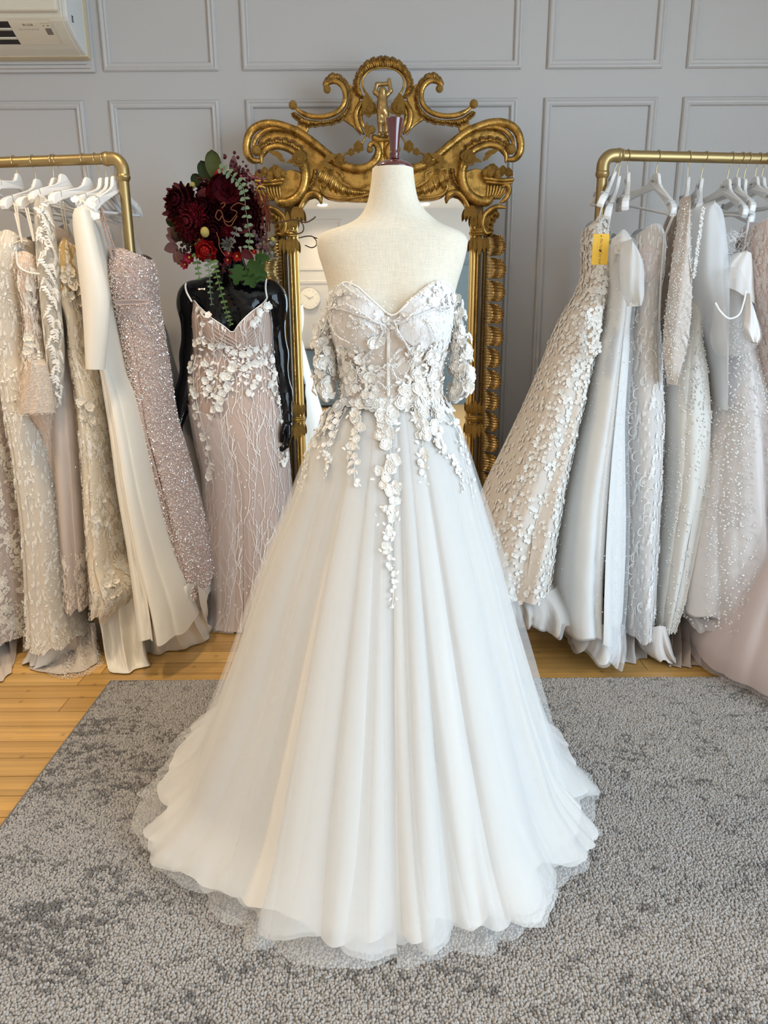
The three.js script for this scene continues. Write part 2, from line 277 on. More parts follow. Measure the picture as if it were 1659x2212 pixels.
// lace drawn as white thread on nothing; the same picture cuts (alpha) and raises (bump) the thread
function laceTex(size, seed, style) {
  return canvasTex(size, size, (x, w, h) => {
    const R = rng(seed); x.fillStyle = '#000'; x.fillRect(0, 0, w, h); x.lineCap = 'round'; x.lineJoin = 'round';
    const wrap = (cx, cy, r, f) => { for (const dx of [-w, 0, w]) for (const dy of [-h, 0, h]) if (cx + dx > -r && cx + dx < w + r && cy + dy > -r && cy + dy < h + r) { x.save(); x.translate(cx + dx, cy + dy); f(); x.restore(); } };
    const flower = (cx, cy, r, n, a) => wrap(cx, cy, r * 1.5, () => { x.rotate(a); for (let i = 0; i < n; i++) { x.rotate(TAU / n); x.beginPath(); x.ellipse(0, -r * 0.55, r * 0.27, r * 0.45, 0, 0, TAU); x.fillStyle = '#a8a8a8'; x.fill(); x.strokeStyle = '#fff'; x.lineWidth = r * 0.11; x.stroke(); } x.beginPath(); x.arc(0, 0, r * 0.2, 0, TAU); x.fillStyle = '#fff'; x.fill(); });
    const leaf = (cx, cy, r, a) => wrap(cx, cy, r * 1.5, () => { x.rotate(a); x.beginPath(); x.moveTo(0, 0); x.quadraticCurveTo(r * 0.45, -r * 0.5, 0, -r); x.quadraticCurveTo(-r * 0.45, -r * 0.5, 0, 0); x.fillStyle = '#b0b0b0'; x.fill(); x.strokeStyle = '#fff'; x.lineWidth = r * 0.1; x.stroke(); });
    const curl = (cx, cy, r, a, s) => wrap(cx, cy, r * 2, () => { x.rotate(a); x.scale(s, 1); x.beginPath(); for (let i = 0; i <= 24; i++) { const t = i / 24 * 5, q = r * (1 - i / 30); x.lineTo(Math.cos(t) * q, Math.sin(t) * q - r); } x.strokeStyle = '#fff'; x.lineWidth = r * 0.14; x.stroke(); });
    if (style === 'floral') { for (let i = 0; i < 34; i++) { const cx = R() * w, cy = R() * h, r = w * (0.035 + 0.05 * R()); flower(cx, cy, r, 5 + (R() * 4 | 0), R() * 6); for (let k = 0; k < 4; k++) { const a = R() * TAU; leaf(cx + Math.sin(a) * r * 1.1, cy - Math.cos(a) * r * 1.1, r * 0.9, a); } curl(R() * w, R() * h, w * 0.035, R() * 6, R() < 0.5 ? 1 : -1); } }
    if (style === 'dense') { for (let i = 0; i < 520; i++) { const cx = R() * w, cy = R() * h, r = w * (0.012 + 0.02 * R()); R() < 0.4 ? flower(cx, cy, r, 5, R() * 6) : R() < 0.5 ? leaf(cx, cy, r * 1.6, R() * 6) : curl(cx, cy, r, R() * 6, R() < 0.5 ? 1 : -1); } }
    if (style === 'leaf') { for (let i = 0; i < 13; i++) { const cx = R() * w, cy = R() * h, a0 = (R() - 0.5) * 1.6 + (R() < 0.5 ? 0 : Math.PI); let px = cx, py = cy, a = a0; for (let k = 0; k < 8; k++) { const st = w * 0.035, nx = px + Math.sin(a) * st, ny = py - Math.cos(a) * st; wrap(px, py, w * 0.1, () => { x.beginPath(); x.moveTo(0, 0); x.lineTo(nx - px, ny - py); x.strokeStyle = '#fff'; x.lineWidth = w * 0.006; x.stroke(); }); leaf(nx, ny, w * 0.062 * (1 - k * 0.06), a + 0.9); leaf(nx, ny, w * 0.062 * (1 - k * 0.06), a - 0.9); px = nx; py = ny; a += (R() - 0.5) * 0.5; } curl(px, py, w * 0.04, a, 1); } }
    if (style === 'vine') { x.strokeStyle = '#e8e8e8'; for (let i = 0; i < 15; i++) { let px = (i + R() * 0.7) * w / 15, a = 0; const grow = (px, py, a, len, lw, lvl) => { for (let s = 0; s < len; s++) { const nx = px + Math.sin(a) * 9, ny = py - Math.cos(a) * 9; wrap(px, py, 40, () => { x.beginPath(); x.moveTo(0, 0); x.lineTo(nx - px, ny - py); x.strokeStyle = '#fff'; x.lineWidth = lw; x.stroke(); }); px = nx; py = ny; a += (R() - 0.5) * 0.22 - a * 0.06; if (lvl < 2 && R() < 0.055) grow(px, py, a + (R() < 0.5 ? -0.5 : 0.5), len * 0.4 * R() + 4, lw * 0.7, lvl + 1); } }; grow(px, h, a, h / 9, w * 0.0045, 0); } for (let i = 0; i < 60; i++) { const cx = R() * w, cy = R() * h; wrap(cx, cy, 20, () => { x.beginPath(); x.ellipse(0, 0, w * 0.006, w * 0.011, 0, 0, TAU); x.fillStyle = '#ddd'; x.fill(); }); } }
    if (style === 'scroll') { for (let i = 0; i < 46; i++) { const cx = R() * w, cy = R() * h, r = w * (0.03 + 0.05 * R()), a = R() * TAU; curl(cx, cy, r, a, R() < 0.5 ? 1 : -1); leaf(cx, cy, r * 1.4, a); if (R() < 0.4) flower(cx, cy, r * 0.7, 6, a); } }
    if (style === 'dots') { for (let i = 0; i < 2600; i++) { const cx = R() * w, cy = R() * h, r = w * (0.0028 + 0.0042 * R()); wrap(cx, cy, r * 2, () => { x.beginPath(); x.arc(0, 0, r, 0, TAU); x.fillStyle = '#fff'; x.fill(); }); } }
  }, false);
}
const LACE = { floral: laceTex(1024, 3, 'floral'), dense: laceTex(1024, 5, 'dense'), leaf: laceTex(1024, 7, 'leaf'), vine: laceTex(1024, 9, 'vine'), scroll: laceTex(1024, 11, 'scroll'), dots: laceTex(1024, 13, 'dots') };
const lace = (style, tile, c, opacity = 1, o = {}) => { const t = rep(LACE[style], tile); return phy({ color: c, alphaMap: t, transparent: true, opacity, roughness: 0.65, sheen: 0.4, sheenColor: rgb(1, 1, 1), ...o }); };
const IVORY = rgb(0.80, 0.76, 0.69), WHITE = rgb(0.86, 0.855, 0.84), NUDE = rgb(0.66, 0.54, 0.45), BLUSH = rgb(0.60, 0.47, 0.42), CREAM = rgb(0.76, 0.69, 0.58);
M.applique = phy({ color: rgb(0.92, 0.90, 0.86), roughness: 0.8, sheen: 0.5, sheenColor: rgb(1, 1, 1), });
M.appliqueCream = phy({ color: rgb(0.80, 0.73, 0.62), roughness: 0.7, sheen: 0.4, sheenColor: rgb(1, 1, 1) });
M.pearl = phy({ color: rgb(0.85, 0.83, 0.8), roughness: 0.18, clearcoat: 1, clearcoatRoughness: 0.1 });
M.crystal = phy({ color: rgb(0.96, 0.95, 0.93), metalness: 0.15, roughness: 0.15, clearcoat: 1, clearcoatRoughness: 0.05 });
M.crystalPink = phy({ color: rgb(0.86, 0.72, 0.68), metalness: 0.75, roughness: 0.16 });
// ---------- the room ----------
const ROOM = { x0: -3.0, x1: 3.2, z0: -3.6, z1: 5.0, h: 3.0 };
const WALLZ = 3.6;
structure('floor', box(ROOM.x1 - ROOM.x0 + 0.4, 0.1, ROOM.z1 - ROOM.z0 + 0.4, (ROOM.x0 + ROOM.x1) / 2, -0.066, (ROOM.z0 + ROOM.z1) / 2), M.subfloor);
const floorObject = scene.children[scene.children.length - 1];
structure('ceiling', box(ROOM.x1 - ROOM.x0 + 0.4, 0.12, ROOM.z1 - ROOM.z0 + 0.4, (ROOM.x0 + ROOM.x1) / 2, ROOM.h + 0.06, (ROOM.z0 + ROOM.z1) / 2), M.ceiling);
{ // bamboo boards, each one a board
  const R = rng(17), PW = 0.094, lens = [0.92, 1.25, 1.52, 1.83], geos = lens.map((L) => [0, 1, 2, 3].map((k) => {
    const g = new THREE.BoxGeometry(L - 0.0012, 0.016, PW - 0.0014), p = g.attributes.position, uv = g.attributes.uv;
    for (let i = 0; i < p.count; i++) { if (p.getY(i) > 0) { p.setX(i, p.getX(i) - Math.sign(p.getX(i)) * 0.0008); p.setZ(i, p.getZ(i) - Math.sign(p.getZ(i)) * 0.0009); } uv.setXY(i, (p.getX(i) + L / 2) / 1.9 + k * 0.27, p.getZ(i) / PW + 0.5); }
    g.computeVertexNormals(); return g;
  }));
  for (let r = 0; r < 35; r++) {
    const z = -WALLZ + PW * (r + 0.5);
    let x = -2.55 - R() * 1.2;
    while (x < 2.5) {
      const li = (R() * 4) | 0, L = lens[li], m = new THREE.Mesh(geos[li][(R() * 4) | 0], M.planks[(R() * M.planks.length) | 0]);
      if (x + L > ROOM.x0) { m.name = 'plank'; m.position.set(x + L / 2, -0.008 + (R() - 0.5) * 0.0004, z); m.receiveShadow = true; floorObject.add(m); }
      x += L;
    }
  }
  const rest = []; 
  for (let r = 35; r < 91; r++) rest.push(box(6.1, 0.016, PW - 0.0014, 0.1, -0.008, -WALLZ + PW * (r + 0.5)));
  const g = merge(rest), p = g.attributes.position, uv = g.attributes.uv; for (let i = 0; i < p.count; i++) uv.setXY(i, p.getX(i) / 1.9 + Math.floor(p.getZ(i) / PW) * 0.37, p.getZ(i) / PW);
  const m = structure('plank', g, M.planks[0], floorObject); m.userData.kind = 'stuff';
}
function frameMoulding(x0, y0, x1, y1, place, w = 0.036) {   // picture-frame moulding, mitred, on a wall given by place(x, y, proud)
  const prof = [[0, 0], [0, 0.007], [0.15, 0.014], [0.32, 0.016], [0.5, 0.0115], [0.62, 0.011], [0.8, 0.014], [0.92, 0.011], [1, 0.002], [1, 0]], list = [];
  const c = (k, d) => [[x0 + d, y0 + d], [x1 - d, y0 + d], [x1 - d, y1 - d], [x0 + d, y1 - d]][k % 4];
  for (let k = 0; k < 4; k++) for (let i = 0; i < prof.length - 1; i++) {
    list.push(grid(1, 1, (u, v) => { const [d, h] = prof[i + Math.round(v)], a = c(k, d * w), b = c(k + 1, d * w), q = u < 0.5 ? a : b; return place(q[0], q[1], h); }));
  }
  return merge(list);
}
const backPlace = (x, y, h) => V(x, y, -WALLZ + h);
structure('wall_back', box(ROOM.x1 - ROOM.x0 + 0.4, ROOM.h, 0.15, (ROOM.x0 + ROOM.x1) / 2, ROOM.h / 2, -WALLZ - 0.075), M.wall);
const wallBack = scene.children[scene.children.length - 1];
{
  const X = (px, py) => at(px, py, WALLZ).x, Y = (px, py) => at(px, py, WALLZ).y;
  const low = Y(830, 214), up = Y(830, 152);
  for (const [a, b] of [[-130, 180], [235, 473], [530, 1119], [1175, 1420], [1475, 1722], [1775, 2300]]) structure('panel_moulding', frameMoulding(X(a, 215), 0.3, X(b, 215), low, backPlace), M.trim, wallBack);
  for (const [a, b] of [[225, 472], [525, 1125], [1180, 1428], [1481, 1730]]) structure('panel_moulding', frameMoulding(X(a, 153), up, X(b, 153), 2.92, backPlace), M.trim, wallBack);
  // raised backing board behind the air conditioner with a stepped lower edge
  const xr = X(208, 160), yb = Y(150, 159), w = xr + 2.7;
  structure('backing_board', merge([box(w, 2.96 - yb, 0.022, xr - w / 2, (2.96 + yb) / 2, -WALLZ + 0.011, 0.003), box(w - 0.014, 0.012, 0.034, xr - w / 2 - 0.007, yb + 0.018, -WALLZ + 0.017, 0.003), box(w - 0.03, 0.01, 0.028, xr - w / 2 - 0.015, yb + 0.034, -WALLZ + 0.014, 0.003)]), M.trim, wallBack);
}
structure('baseboard_back', merge([box(6.2, 0.16, 0.018, 0.1, 0.08, -WALLZ + 0.009), box(6.2, 0.02, 0.012, 0.1, 0.17, -WALLZ + 0.006)]), M.skirting);
structure('wall_left', box(0.15, ROOM.h, ROOM.z1 - ROOM.z0, ROOM.x0 - 0.075, ROOM.h / 2, (ROOM.z0 + ROOM.z1) / 2), M.wall);
{ // right wall with the shop window
  const zc = 1.3, hw = 2.2, y0 = 0.4, y1 = 2.8, x = ROOM.x1 + 0.075, zf = ROOM.z1, zb = ROOM.z0;
  structure('wall_right', merge([box(0.15, ROOM.h, zc - hw - zb, x, ROOM.h / 2, (zb + zc - hw) / 2), box(0.15, ROOM.h, zf - zc - hw, x, ROOM.h / 2, (zf + zc + hw) / 2), box(0.15, y0, hw * 2, x, y0 / 2, zc), box(0.15, ROOM.h - y1, hw * 2, x, (ROOM.h + y1) / 2, zc)]), M.wall);
  const win = new THREE.Group(); win.name = 'window_1'; win.userData.kind = 'structure'; win.position.set(x, (y0 + y1) / 2, zc); scene.add(win);
  const bars = []; for (const z of [-2.17, -0.73, 0.73, 2.17]) bars.push(box(0.06, y1 - y0, 0.05, x, (y0 + y1) / 2, zc + z)); for (const y of [y0 + 0.025, y1 - 0.025]) bars.push(box(0.06, 0.05, hw * 2, x, y, zc));
  part('window_frame', merge(bars), M.skirting, win);
  const pane = phy({ color: rgb(1, 1, 1), transmission: 1, thickness: 0, roughness: 0, ior: 1.45 });
  for (const z of [-1.45, 0, 1.45]) part('pane', box(0.006, y1 - y0 - 0.1, 1.39, x + 0.01, (y0 + y1) / 2, zc + z), pane, win);
}
structure('wall_front', box(ROOM.x1 - ROOM.x0 + 0.4, ROOM.h, 0.15, (ROOM.x0 + ROOM.x1) / 2, ROOM.h / 2, ROOM.z1 + 0.075), M.frontWall);
const wallFront = scene.children[scene.children.length - 1];
{
  const fp = (x, y, h) => V(x, y, ROOM.z1 - h);
  for (const [a, b] of [[-2.6, -1.95], [-1.75, -0.62], [1.75, 2.9]]) { structure('panel_moulding', frameMoulding(a, 0.3, b, 1.95, fp, 0.05), M.frontWall, wallFront); structure('panel_moulding', frameMoulding(a, 2.1, b, 2.85, fp, 0.05), M.frontWall, wallFront); }
  const d1 = new THREE.Group(); d1.name = 'door_1'; d1.userData.kind = 'structure'; d1.position.set(0.15, 0, ROOM.z1 - 0.02); scene.add(d1);
  part('door_leaf', box(1.2, 2.55, 0.04, 0.15, 1.28, ROOM.z1 - 0.022, 0.004), M.door, d1);
  for (const x of [-0.15, 0.45]) for (const [y, h] of [[0.75, 1.0], [1.9, 0.95]]) part('door_panel', frameMoulding(x - 0.2, y - h / 2, x + 0.2, y + h / 2, (a, b, h2) => V(a, b, ROOM.z1 - 0.042 - h2), 0.05), M.door, d1);
  const d2 = new THREE.Group(); d2.name = 'door_2'; d2.userData.kind = 'structure'; d2.position.set(1.25, 0, ROOM.z1 - 0.02); scene.add(d2);
  part('door_leaf', box(0.8, 2.4, 0.04, 1.25, 1.2, ROOM.z1 - 0.022, 0.004), M.doorDark, d2);
  for (const [y, h] of [[0.7, 0.95], [1.75, 0.95]]) part('door_panel', frameMoulding(0.97, y - h / 2, 1.53, y + h / 2, (a, b, h2) => V(a, b, ROOM.z1 - 0.042 - h2), 0.05), M.doorDark, d2);
}
// ---------- ceiling lamps (two of them show in the mirror) ----------
const lampGlow = std({ color: rgb(0.9, 0.88, 0.85), emissive: rgb(1, 0.86, 0.66), emissiveIntensity: 9 });
for (const z of [4.49, 1.5, -2.0]) for (const x of [-2.25, -0.88, 0.62]) {
  if (z < 0 && x > 0) continue;
  const where = x < -2 ? 'nearest the left wall' : x < 0 ? 'left of the middle' : 'right of the middle', row = z > 4 ? 'above the far doors' : z > 1 ? 'in the middle of the shop' : 'over the gown stand';
  const t = thing('ceiling_lamp', 'round warm white ceiling lamp ' + row + ', ' + where, 'lamp', V(x, ROOM.h, z), 'round lamps on the ceiling');
  part('lamp_ring', lathe([[0.07, 0], [0.075, -0.018], [0.085, -0.022], [0.092, -0.014], [0.095, 0]]).translate(x, ROOM.h, z), M.skirting, t);
  part('lamp_diffuser', new THREE.CylinderGeometry(0.07, 0.07, 0.01, 28).translate(x, ROOM.h - 0.012, z), lampGlow, t);
  const s = new THREE.SpotLight(rgb(1, 0.79, 0.53), LAMP_LIGHT * (z > 1 && z < 2 ? 1.35 : 1), 0, 1.25, 1, 2); s.name = 'lamp_spot'; s.shadow.radius = 5; s.castShadow = true;
  s.position.set(0, -0.03, 0); s.target.position.set(0, -2, 0); t.add(s, s.target);
}
// ---------- rug ----------
{
  const a = onFloor(240, 1476), zb = a.z, zf = -0.25, x0 = a.x, x1 = 2.05, t = thing('rug', 'large mottled grey short pile rug under the white gown', 'rug', V((x0 + x1) / 2, 0, (zb + zf) / 2));
  part('backing', box(x1 - x0, 0.008, zf - zb, (x0 + x1) / 2, 0.004, (zb + zf) / 2, 0.003), M.rug, t);
  const e = 0.008; part('binding', merge([tube([[x0, 0.006, zb], [x1, 0.006, zb]], 0.006, { seg: 4 }), tube([[x0, 0.006, zb], [x0, 0.006, zf]], 0.006, { seg: 4 }), tube([[x1, 0.006, zb], [x1, 0.006, zf]], 0.006, { seg: 4 }), tube([[x0, 0.006, zf], [x1, 0.006, zf]], 0.006, { seg: 4 })]), M.rugEdge, t);
  const R = rng(5), mats = [], cols = [], step = 0.0058, q = new THREE.Quaternion(), eu = new THREE.Euler();
  const tuft = new THREE.SphereGeometry(0.5, 6, 4); { const p = tuft.attributes.position; for (let i = 0; i < p.count; i++) if (p.getY(i) < 0) { p.setX(i, p.getX(i) * 0.7); p.setZ(i, p.getZ(i) * 0.7); } tuft.computeVertexNormals(); }
  const light = rgb(0.375, 0.35, 0.33), dark = rgb(0.115, 0.108, 0.104);
  for (let z = zb + e; z < zf - e; z += step) for (let x = x0 + e; x < x1 - e; x += step) {
    const jx = x + (R() - 0.5) * step * 0.9, jz = z + (R() - 0.5) * step * 0.9;
    if (jx > 1.75 && R() < 0.5) continue;
    const broad = fbm(jx * 2.6 + 3, jz * 3.0, 71, 3), mid = fbm(jx * 15, jz * 24, 75, 4), fine = noise2(jx * 62, jz * 95, 78) * 0.6 + R() * 0.4;
    const k = smoothstep(broad * 0.66 + mid * 0.62 + (fine - 0.5) * 1.0, 0.66, 0.98);
    const c = light.clone().lerp(dark, k * 0.85); c.multiplyScalar(0.9 + 0.2 * R()); cols.push(c);
    eu.set((R() - 0.5) * 1.0, R() * 6, (R() - 0.5) * 1.0); q.setFromEuler(eu); const s = 0.0066 + 0.0026 * R();
    mats.push(new THREE.Matrix4().compose(V(jx, 0.009 + 0.002 * R(), jz), q, V(s, s * 1.5, s)));
  }
  stuff('pile', tuft, M.pile, t, mats, cols);
}
// ---------- clothes rails ----------
const RAIL = { L: (px) => 2.9 + (265 - px) * 0.00022, R: (px) => 2.9 + (px - 1304) * 0.00024 };
const PIPE = 0.019;
function rail(label, e0, far, Z0, Z1) {   // corner of the pipe, far end
  const a = at(e0[0], e0[1], Z0), b = at(far[0], far[1], Z1); const yb = a.y; b.y = yb;
  const d = b.clone().sub(a).setY(0).normalize(), L = 1.75, foot = a.clone().setY(0), t = thing('clothes_rail', label, 'clothes rail', foot);
  const c1 = a.clone().addScaledVector(d, 0.045), far1 = a.clone().addScaledVector(d, L - 0.045);
  part('rail_bar', tube([c1, far1], PIPE, { seg: 4, rad: 16 }), M.brass, t);
  for (const [c, dir] of [[a, d], [a.clone().addScaledVector(d, L), d.clone().negate()]]) {
    const up = V(0, -1, 0), p0 = c.clone().addScaledVector(dir, 0.062), p3 = c.clone().addScaledVector(up, 0.068), pts = [p0, c.clone().addScaledVector(dir, 0.04)];
    for (let i = 1; i < 7; i++) { const f = i / 7 * Math.PI / 2, m = c.clone().addScaledVector(dir, 0.04 * (1 - Math.sin(f))).addScaledVector(up, 0.04 * (1 - Math.cos(f))); pts.push(m); }
    pts.push(c.clone().addScaledVector(up, 0.042), p3);
    part('elbow', merge([tube(pts, 0.0235, { seg: 24, rad: 18 }), tube([p0, p0.clone().addScaledVector(dir, -0.008)], 0.0255, { seg: 2, rad: 18 }), tube([p3, p3.clone().addScaledVector(up, -0.008)], 0.0255, { seg: 2, rad: 18 })]), M.brass, t);
    part('upright', tube([c.clone().addScaledVector(up, 0.06), c.clone().setY(0.03)], PIPE, { seg: 4, rad: 16 }), M.brass, t);
    part('floor_flange', lathe([[0.001, 0.012], [0.05, 0.01], [0.055, 0], [0.001, 0]], 24).translate(c.x, 0, c.z), M.brass, t);
  }
  return { a, d, y: yb, point: (s) => a.clone().addScaledVector(d, s), t };
}
const railL = rail('aged brass pipe clothes rail at left, hung with lace and beaded gowns', [263, 342], [0, 348.5], 2.9, 2.96);
const railR = rail('aged brass pipe clothes rail at right, hung with white tulle gowns', [1304, 335], [1659, 346], 2.9, 2.985);
// ---------- hangers ----------
const hangerLogo = canvasTex(256, 96, (x, w, h) => { x.fillStyle = '#e9e7e4'; x.fillRect(0, 0, w, h); x.fillStyle = '#2a2a2a'; x.font = 'italic 62px serif'; x.textAlign = 'center'; x.fillText('m', 52, 64); x.fillText('Ck', 196, 64); x.beginPath(); x.ellipse(116, 50, 13, 30, 0.3, 0, TAU); x.ellipse(134, 40, 9, 22, -0.5, 0, TAU); x.fill(); });
const logoMat = std({ map: hangerLogo, roughness: 0.5 });
const HL = 0.205;
const hangerShapes = (() => {   // local: neck top at origin, arms along x, up y, thickness z
  const side = [[0, 0], [0.012, -0.001], [0.020, -0.008], [0.027, -0.020], [0.038, -0.034], [0.06, -0.047], [0.10, -0.061], [0.15, -0.077], [0.19, -0.092], [0.203, -0.103], [0.2075, -0.122], [0.203, -0.133], [0.195, -0.135], [0.187, -0.128], [0.16, -0.113], [0.11, -0.094], [0.06, -0.077], [0.02, -0.064], [0, -0.060]];
  const pts = [...side, ...side.slice(1, -1).reverse().map(([x, y]) => [-x, y])];
  const g = slab(pts, 0.0065, 0.013, 0.0035);
  const p = g.attributes.position; for (let i = 0; i < p.count; i++) { const u = Math.abs(p.getX(i)) / HL; p.setZ(i, p.getZ(i) * (1 + 0.9 * smoothstep(u, 0.55, 1)) + 0.02 * u * u - 0.004); } g.computeVertexNormals();
  const bar = tube([[-0.192, -0.128, 0.014], [0.192, -0.128, 0.014]], 0.0052, { seg: 4, rad: 10 });
  const notch = [-1, 1].map((s) => box(0.0016, 0.02, 0.031, s * 0.166, -0.091, 0.012));
  const plate = grid(6, 1, (u, v) => [(u - 0.5) * 0.052, -0.030 + (v - 0.5) * 0.019, 0.0072]);
  return { g, bar, notch, plate };
})();
function hookGeo(h) { const r = PIPE + 0.003; const pts = [[0, -0.004, 0], [0, h * 0.35, 0], [0.004, h - r * 1.7, 0.0]]; const out = pts.map((q) => V(...q)); for (let i = 0; i <= 10; i++) { const a = -0.55 + i / 10 * 4.1; out.push(V(r * Math.cos(a) * 0 + 0.0, h - r + r * Math.sin(a), r * Math.cos(a))); } return tube(out, 0.0017, { seg: 44, rad: 6 }); }
function hanger(rl, hook, neck, tip, label, { Z = null, wire = M.brassWire, group } = {}) {
  const zr = Z ?? (rl === railL ? RAIL.L(hook[0]) : RAIL.R(hook[0]));
  const hp = at(hook[0], hook[1], zr); hp.y = railLY(rl); const np = at(neck[0], neck[1], zr);
  // the near shoulder tip lies one arm's length from the neck
  const tl = V(HL * 0.985, -0.122, 0), D = tl.length(); let best = null;
  for (let i = 0; i <= 80; i++) { const z = lerp(zr - D - 0.01, zr, i / 80), q = at(tip[0], tip[1], z), e = Math.abs(q.distanceTo(np) - D); if (best === null || e < best[0] - 1e-9) best = [e, q]; else if (best[0] < 0.006 && e > best[0] + 0.004) break; }
  const dv = best[1].clone().sub(np).normalize(), up0 = hp.clone().sub(np).normalize(), z = dv.clone().cross(up0).normalize(), ang = Math.atan2(0.122, tl.x);
  const x = dv.clone().applyAxisAngle(z, ang).normalize(), up = z.clone().cross(x).normalize();
  const m = new THREE.Matrix4().makeBasis(x, up, z).setPosition(np);
  const t = thing('hanger', label, 'hanger', np.clone(), rl === railL ? 'white hangers on the left rail' : 'white hangers on the right rail');
  const put = (n, g, mat) => { const c = g.clone().applyMatrix4(m); return part(n, c, mat, t); };
  const hk = hookGeo(hp.distanceTo(np) + PIPE + 0.003);   // the hook goes over the pipe
  const hm = new THREE.Matrix4().makeBasis(rl.d, up0, rl.d.clone().cross(up0).normalize()).setPosition(np);
  part('hook', hk.applyMatrix4(hm), wire, t);
  const b = put('shoulder_bar', hangerShapes.g, M.hanger); put('trouser_bar', hangerShapes.bar, M.hanger); for (const n of hangerShapes.notch) put('notch', n, M.hangerLine); put('maker_mark', hangerShapes.plate, logoMat);
  return { np, up, tip: np.clone().addScaledVector(x, HL * 0.97).addScaledVector(up, -0.11), back: np.clone().addScaledVector(x, -HL * 0.97).addScaledVector(up, -0.11), t };
}
const railLY = (rl) => rl.y;
const hgL = [
  hanger(railL, [30, 340], [36, 376], [-6, 405], 'white wooden hanger at the far left, turned to show both arms', {}),
  hanger(railL, [70.5, 339], [77.6, 387], [16, 444], 'white hanger with small dark mark, second from the left, carrying thin straps', {}),
  hanger(railL, [112, 337], [116, 384], [49, 445], 'white hanger half hidden behind the lace sleeve gown hanger', {}),
  hanger(railL, [120, 336], [132, 377], [76, 428], 'white hanger wearing the ivory leaf lace sleeve on its shoulder', {}),
  hanger(railL, [179, 334], [186.5, 384], [119, 433], 'white hanger with dark mark and bare bar above the gold lace gown', {}),
  hanger(railL, [206, 334], [216, 385], [180, 440], 'white hanger under the plain ivory sleeve', {}),
  hanger(railL, [223, 333], [230, 383], [203, 446], 'white hanger tucked behind the last one beside the corner pipe', {}),
  hanger(railL, [233.5, 333], [243, 381], [208, 450], 'white hanger carrying the blush beaded gown beside the corner pipe', {}),
];
const hgR = [
  hanger(railR, [1341, 327], [1327, 369], [1306, 443], 'white hanger nearest the right rail corner, carrying the tagged gown', {}),
  hanger(railR, [1344, 328], [1336, 379], [1321, 467], 'white hanger second from the right rail corner, clear loops below', {}),
  hanger(railR, [1357, 327], [1355, 372], [1360, 446], 'slim edge-on white hanger third from the right rail corner', {}),
  hanger(railR, [1422, 329], [1418, 373], [1463, 461], 'white hanger turned sideways with a grey bar, above the embroidered gown', {}),
  hanger(railR, [1488, 332], [1485, 382], [1480, 471], 'edge-on white hanger above the beige leaf lace sleeve', {}),
  hanger(railR, [1524, 333], [1514, 384], [1515.5, 463], 'edge-on white hanger above the rounded tulle sleeve', {}),
  hanger(railR, [1580, 335], [1571, 386], [1617, 464], 'white hanger with dark mark carrying the pearl dotted tulle gown', {}),
  hanger(railR, [1602, 334], [1591, 382], [1633, 457], 'white hanger with dark mark just behind the pearl dotted gown hanger', {}),
  hanger(railR, [1617, 334], [1607, 385], [1630, 480], 'white hanger mostly hidden behind the two marked hangers', {}),
  hanger(railR, [1640, 335], [1631, 381], [1678, 440], 'white hanger with dark mark near the right edge of the photo', {}),
  hanger(railR, [1655, 335], [1645, 382], [1692, 445], 'rightmost white hanger, cut off by the edge of the photo', {}),
];
// ---------- dress form and the white gown in the middle ----------
const FORMZ = 1.80;
const torsoRows = [ // [y, left, right, front, back]
  [366, 804, 893, 0.050, 0.052], [380, 803, 894, 0.052, 0.055], [428, 796, 902, 0.056, 0.062], [455, 786, 918, 0.060, 0.070], [472, 772, 936, 0.064, 0.078], [484, 752, 952, 0.068, 0.084], [493, 725, 974, 0.072, 0.088], [501, 701, 993, 0.076, 0.09],
  [511, 688, 1005, 0.080, 0.092], [523, 684, 1010, 0.084, 0.094], [545, 687, 1007, 0.091, 0.096], [580, 698, 998, 0.102, 0.097], [620, 709, 986, 0.112, 0.095], [655, 713, 978, 0.118, 0.092], [700, 716, 975, 0.118, 0.09], [740, 722, 968, 0.110, 0.088], [780, 731, 958, 0.1, 0.085], [820, 737, 953, 0.094, 0.083], [855, 738, 955, 0.096, 0.086], [900, 722, 972, 0.108, 0.096], [960, 704, 990, 0.118, 0.108],
].map(([y, l, r, f, b]) => { const a = at(l, y, FORMZ), c = at(r, y, FORMZ); return [(a.y + c.y) / 2, (a.x + c.x) / 2, (c.x - a.x) / 2, f, b]; }).reverse();
const tC = curve1(torsoRows.map((r) => [r[0], r[1]])), tW = curve1(torsoRows.map((r) => [r[0], r[2]])), tF = curve1(torsoRows.map((r) => [r[0], r[3]])), tB = curve1(torsoRows.map((r) => [r[0], r[4]]));
const H_TOP = torsoRows[torsoRows.length - 1][0], H_LOW = torsoRows[0][0];
const bustL = at(770, 690, 1.69), bustR = at(908, 690, 1.69);
function torso(a, h, off = 0) {
  const c = Math.cos(a), s = Math.sin(a), x = tC(h) + (tW(h) + off) * Math.sign(c) * Math.pow(Math.abs(c), 0.9), e = 0.85;
  let z = -FORMZ + Math.sign(s) * Math.pow(Math.abs(s), e) * ((s > 0 ? tF(h) : tB(h)) + off);
  if (s > 0) for (const b of [bustL, bustR]) { const dx = (x - b.x) / 0.062, dy = (h - b.y) / (h > b.y ? 0.085 : 0.06); z += 0.034 * Math.exp(-(dx * dx + dy * dy)) * Math.pow(s, 0.4); }
  return V(x, h, z);
}
const rowsH = (() => { const hs = []; for (let i = 0; i <= 90; i++) hs.push(lerp(H_LOW, H_TOP, i / 90)); return hs; })();
const formBase = V(tC(1.1), 0, -FORMZ);
const form = thing('dress_form', 'cream linen covered dress form with polished maroon wooden neck cap', 'dress form', formBase);
const torsoGeo = grid(96, 90, (u, v) => torso(-u * TAU, rowsH[Math.round(v * 90)]), { closed: true, us: 1.0, vs: 0.75 });
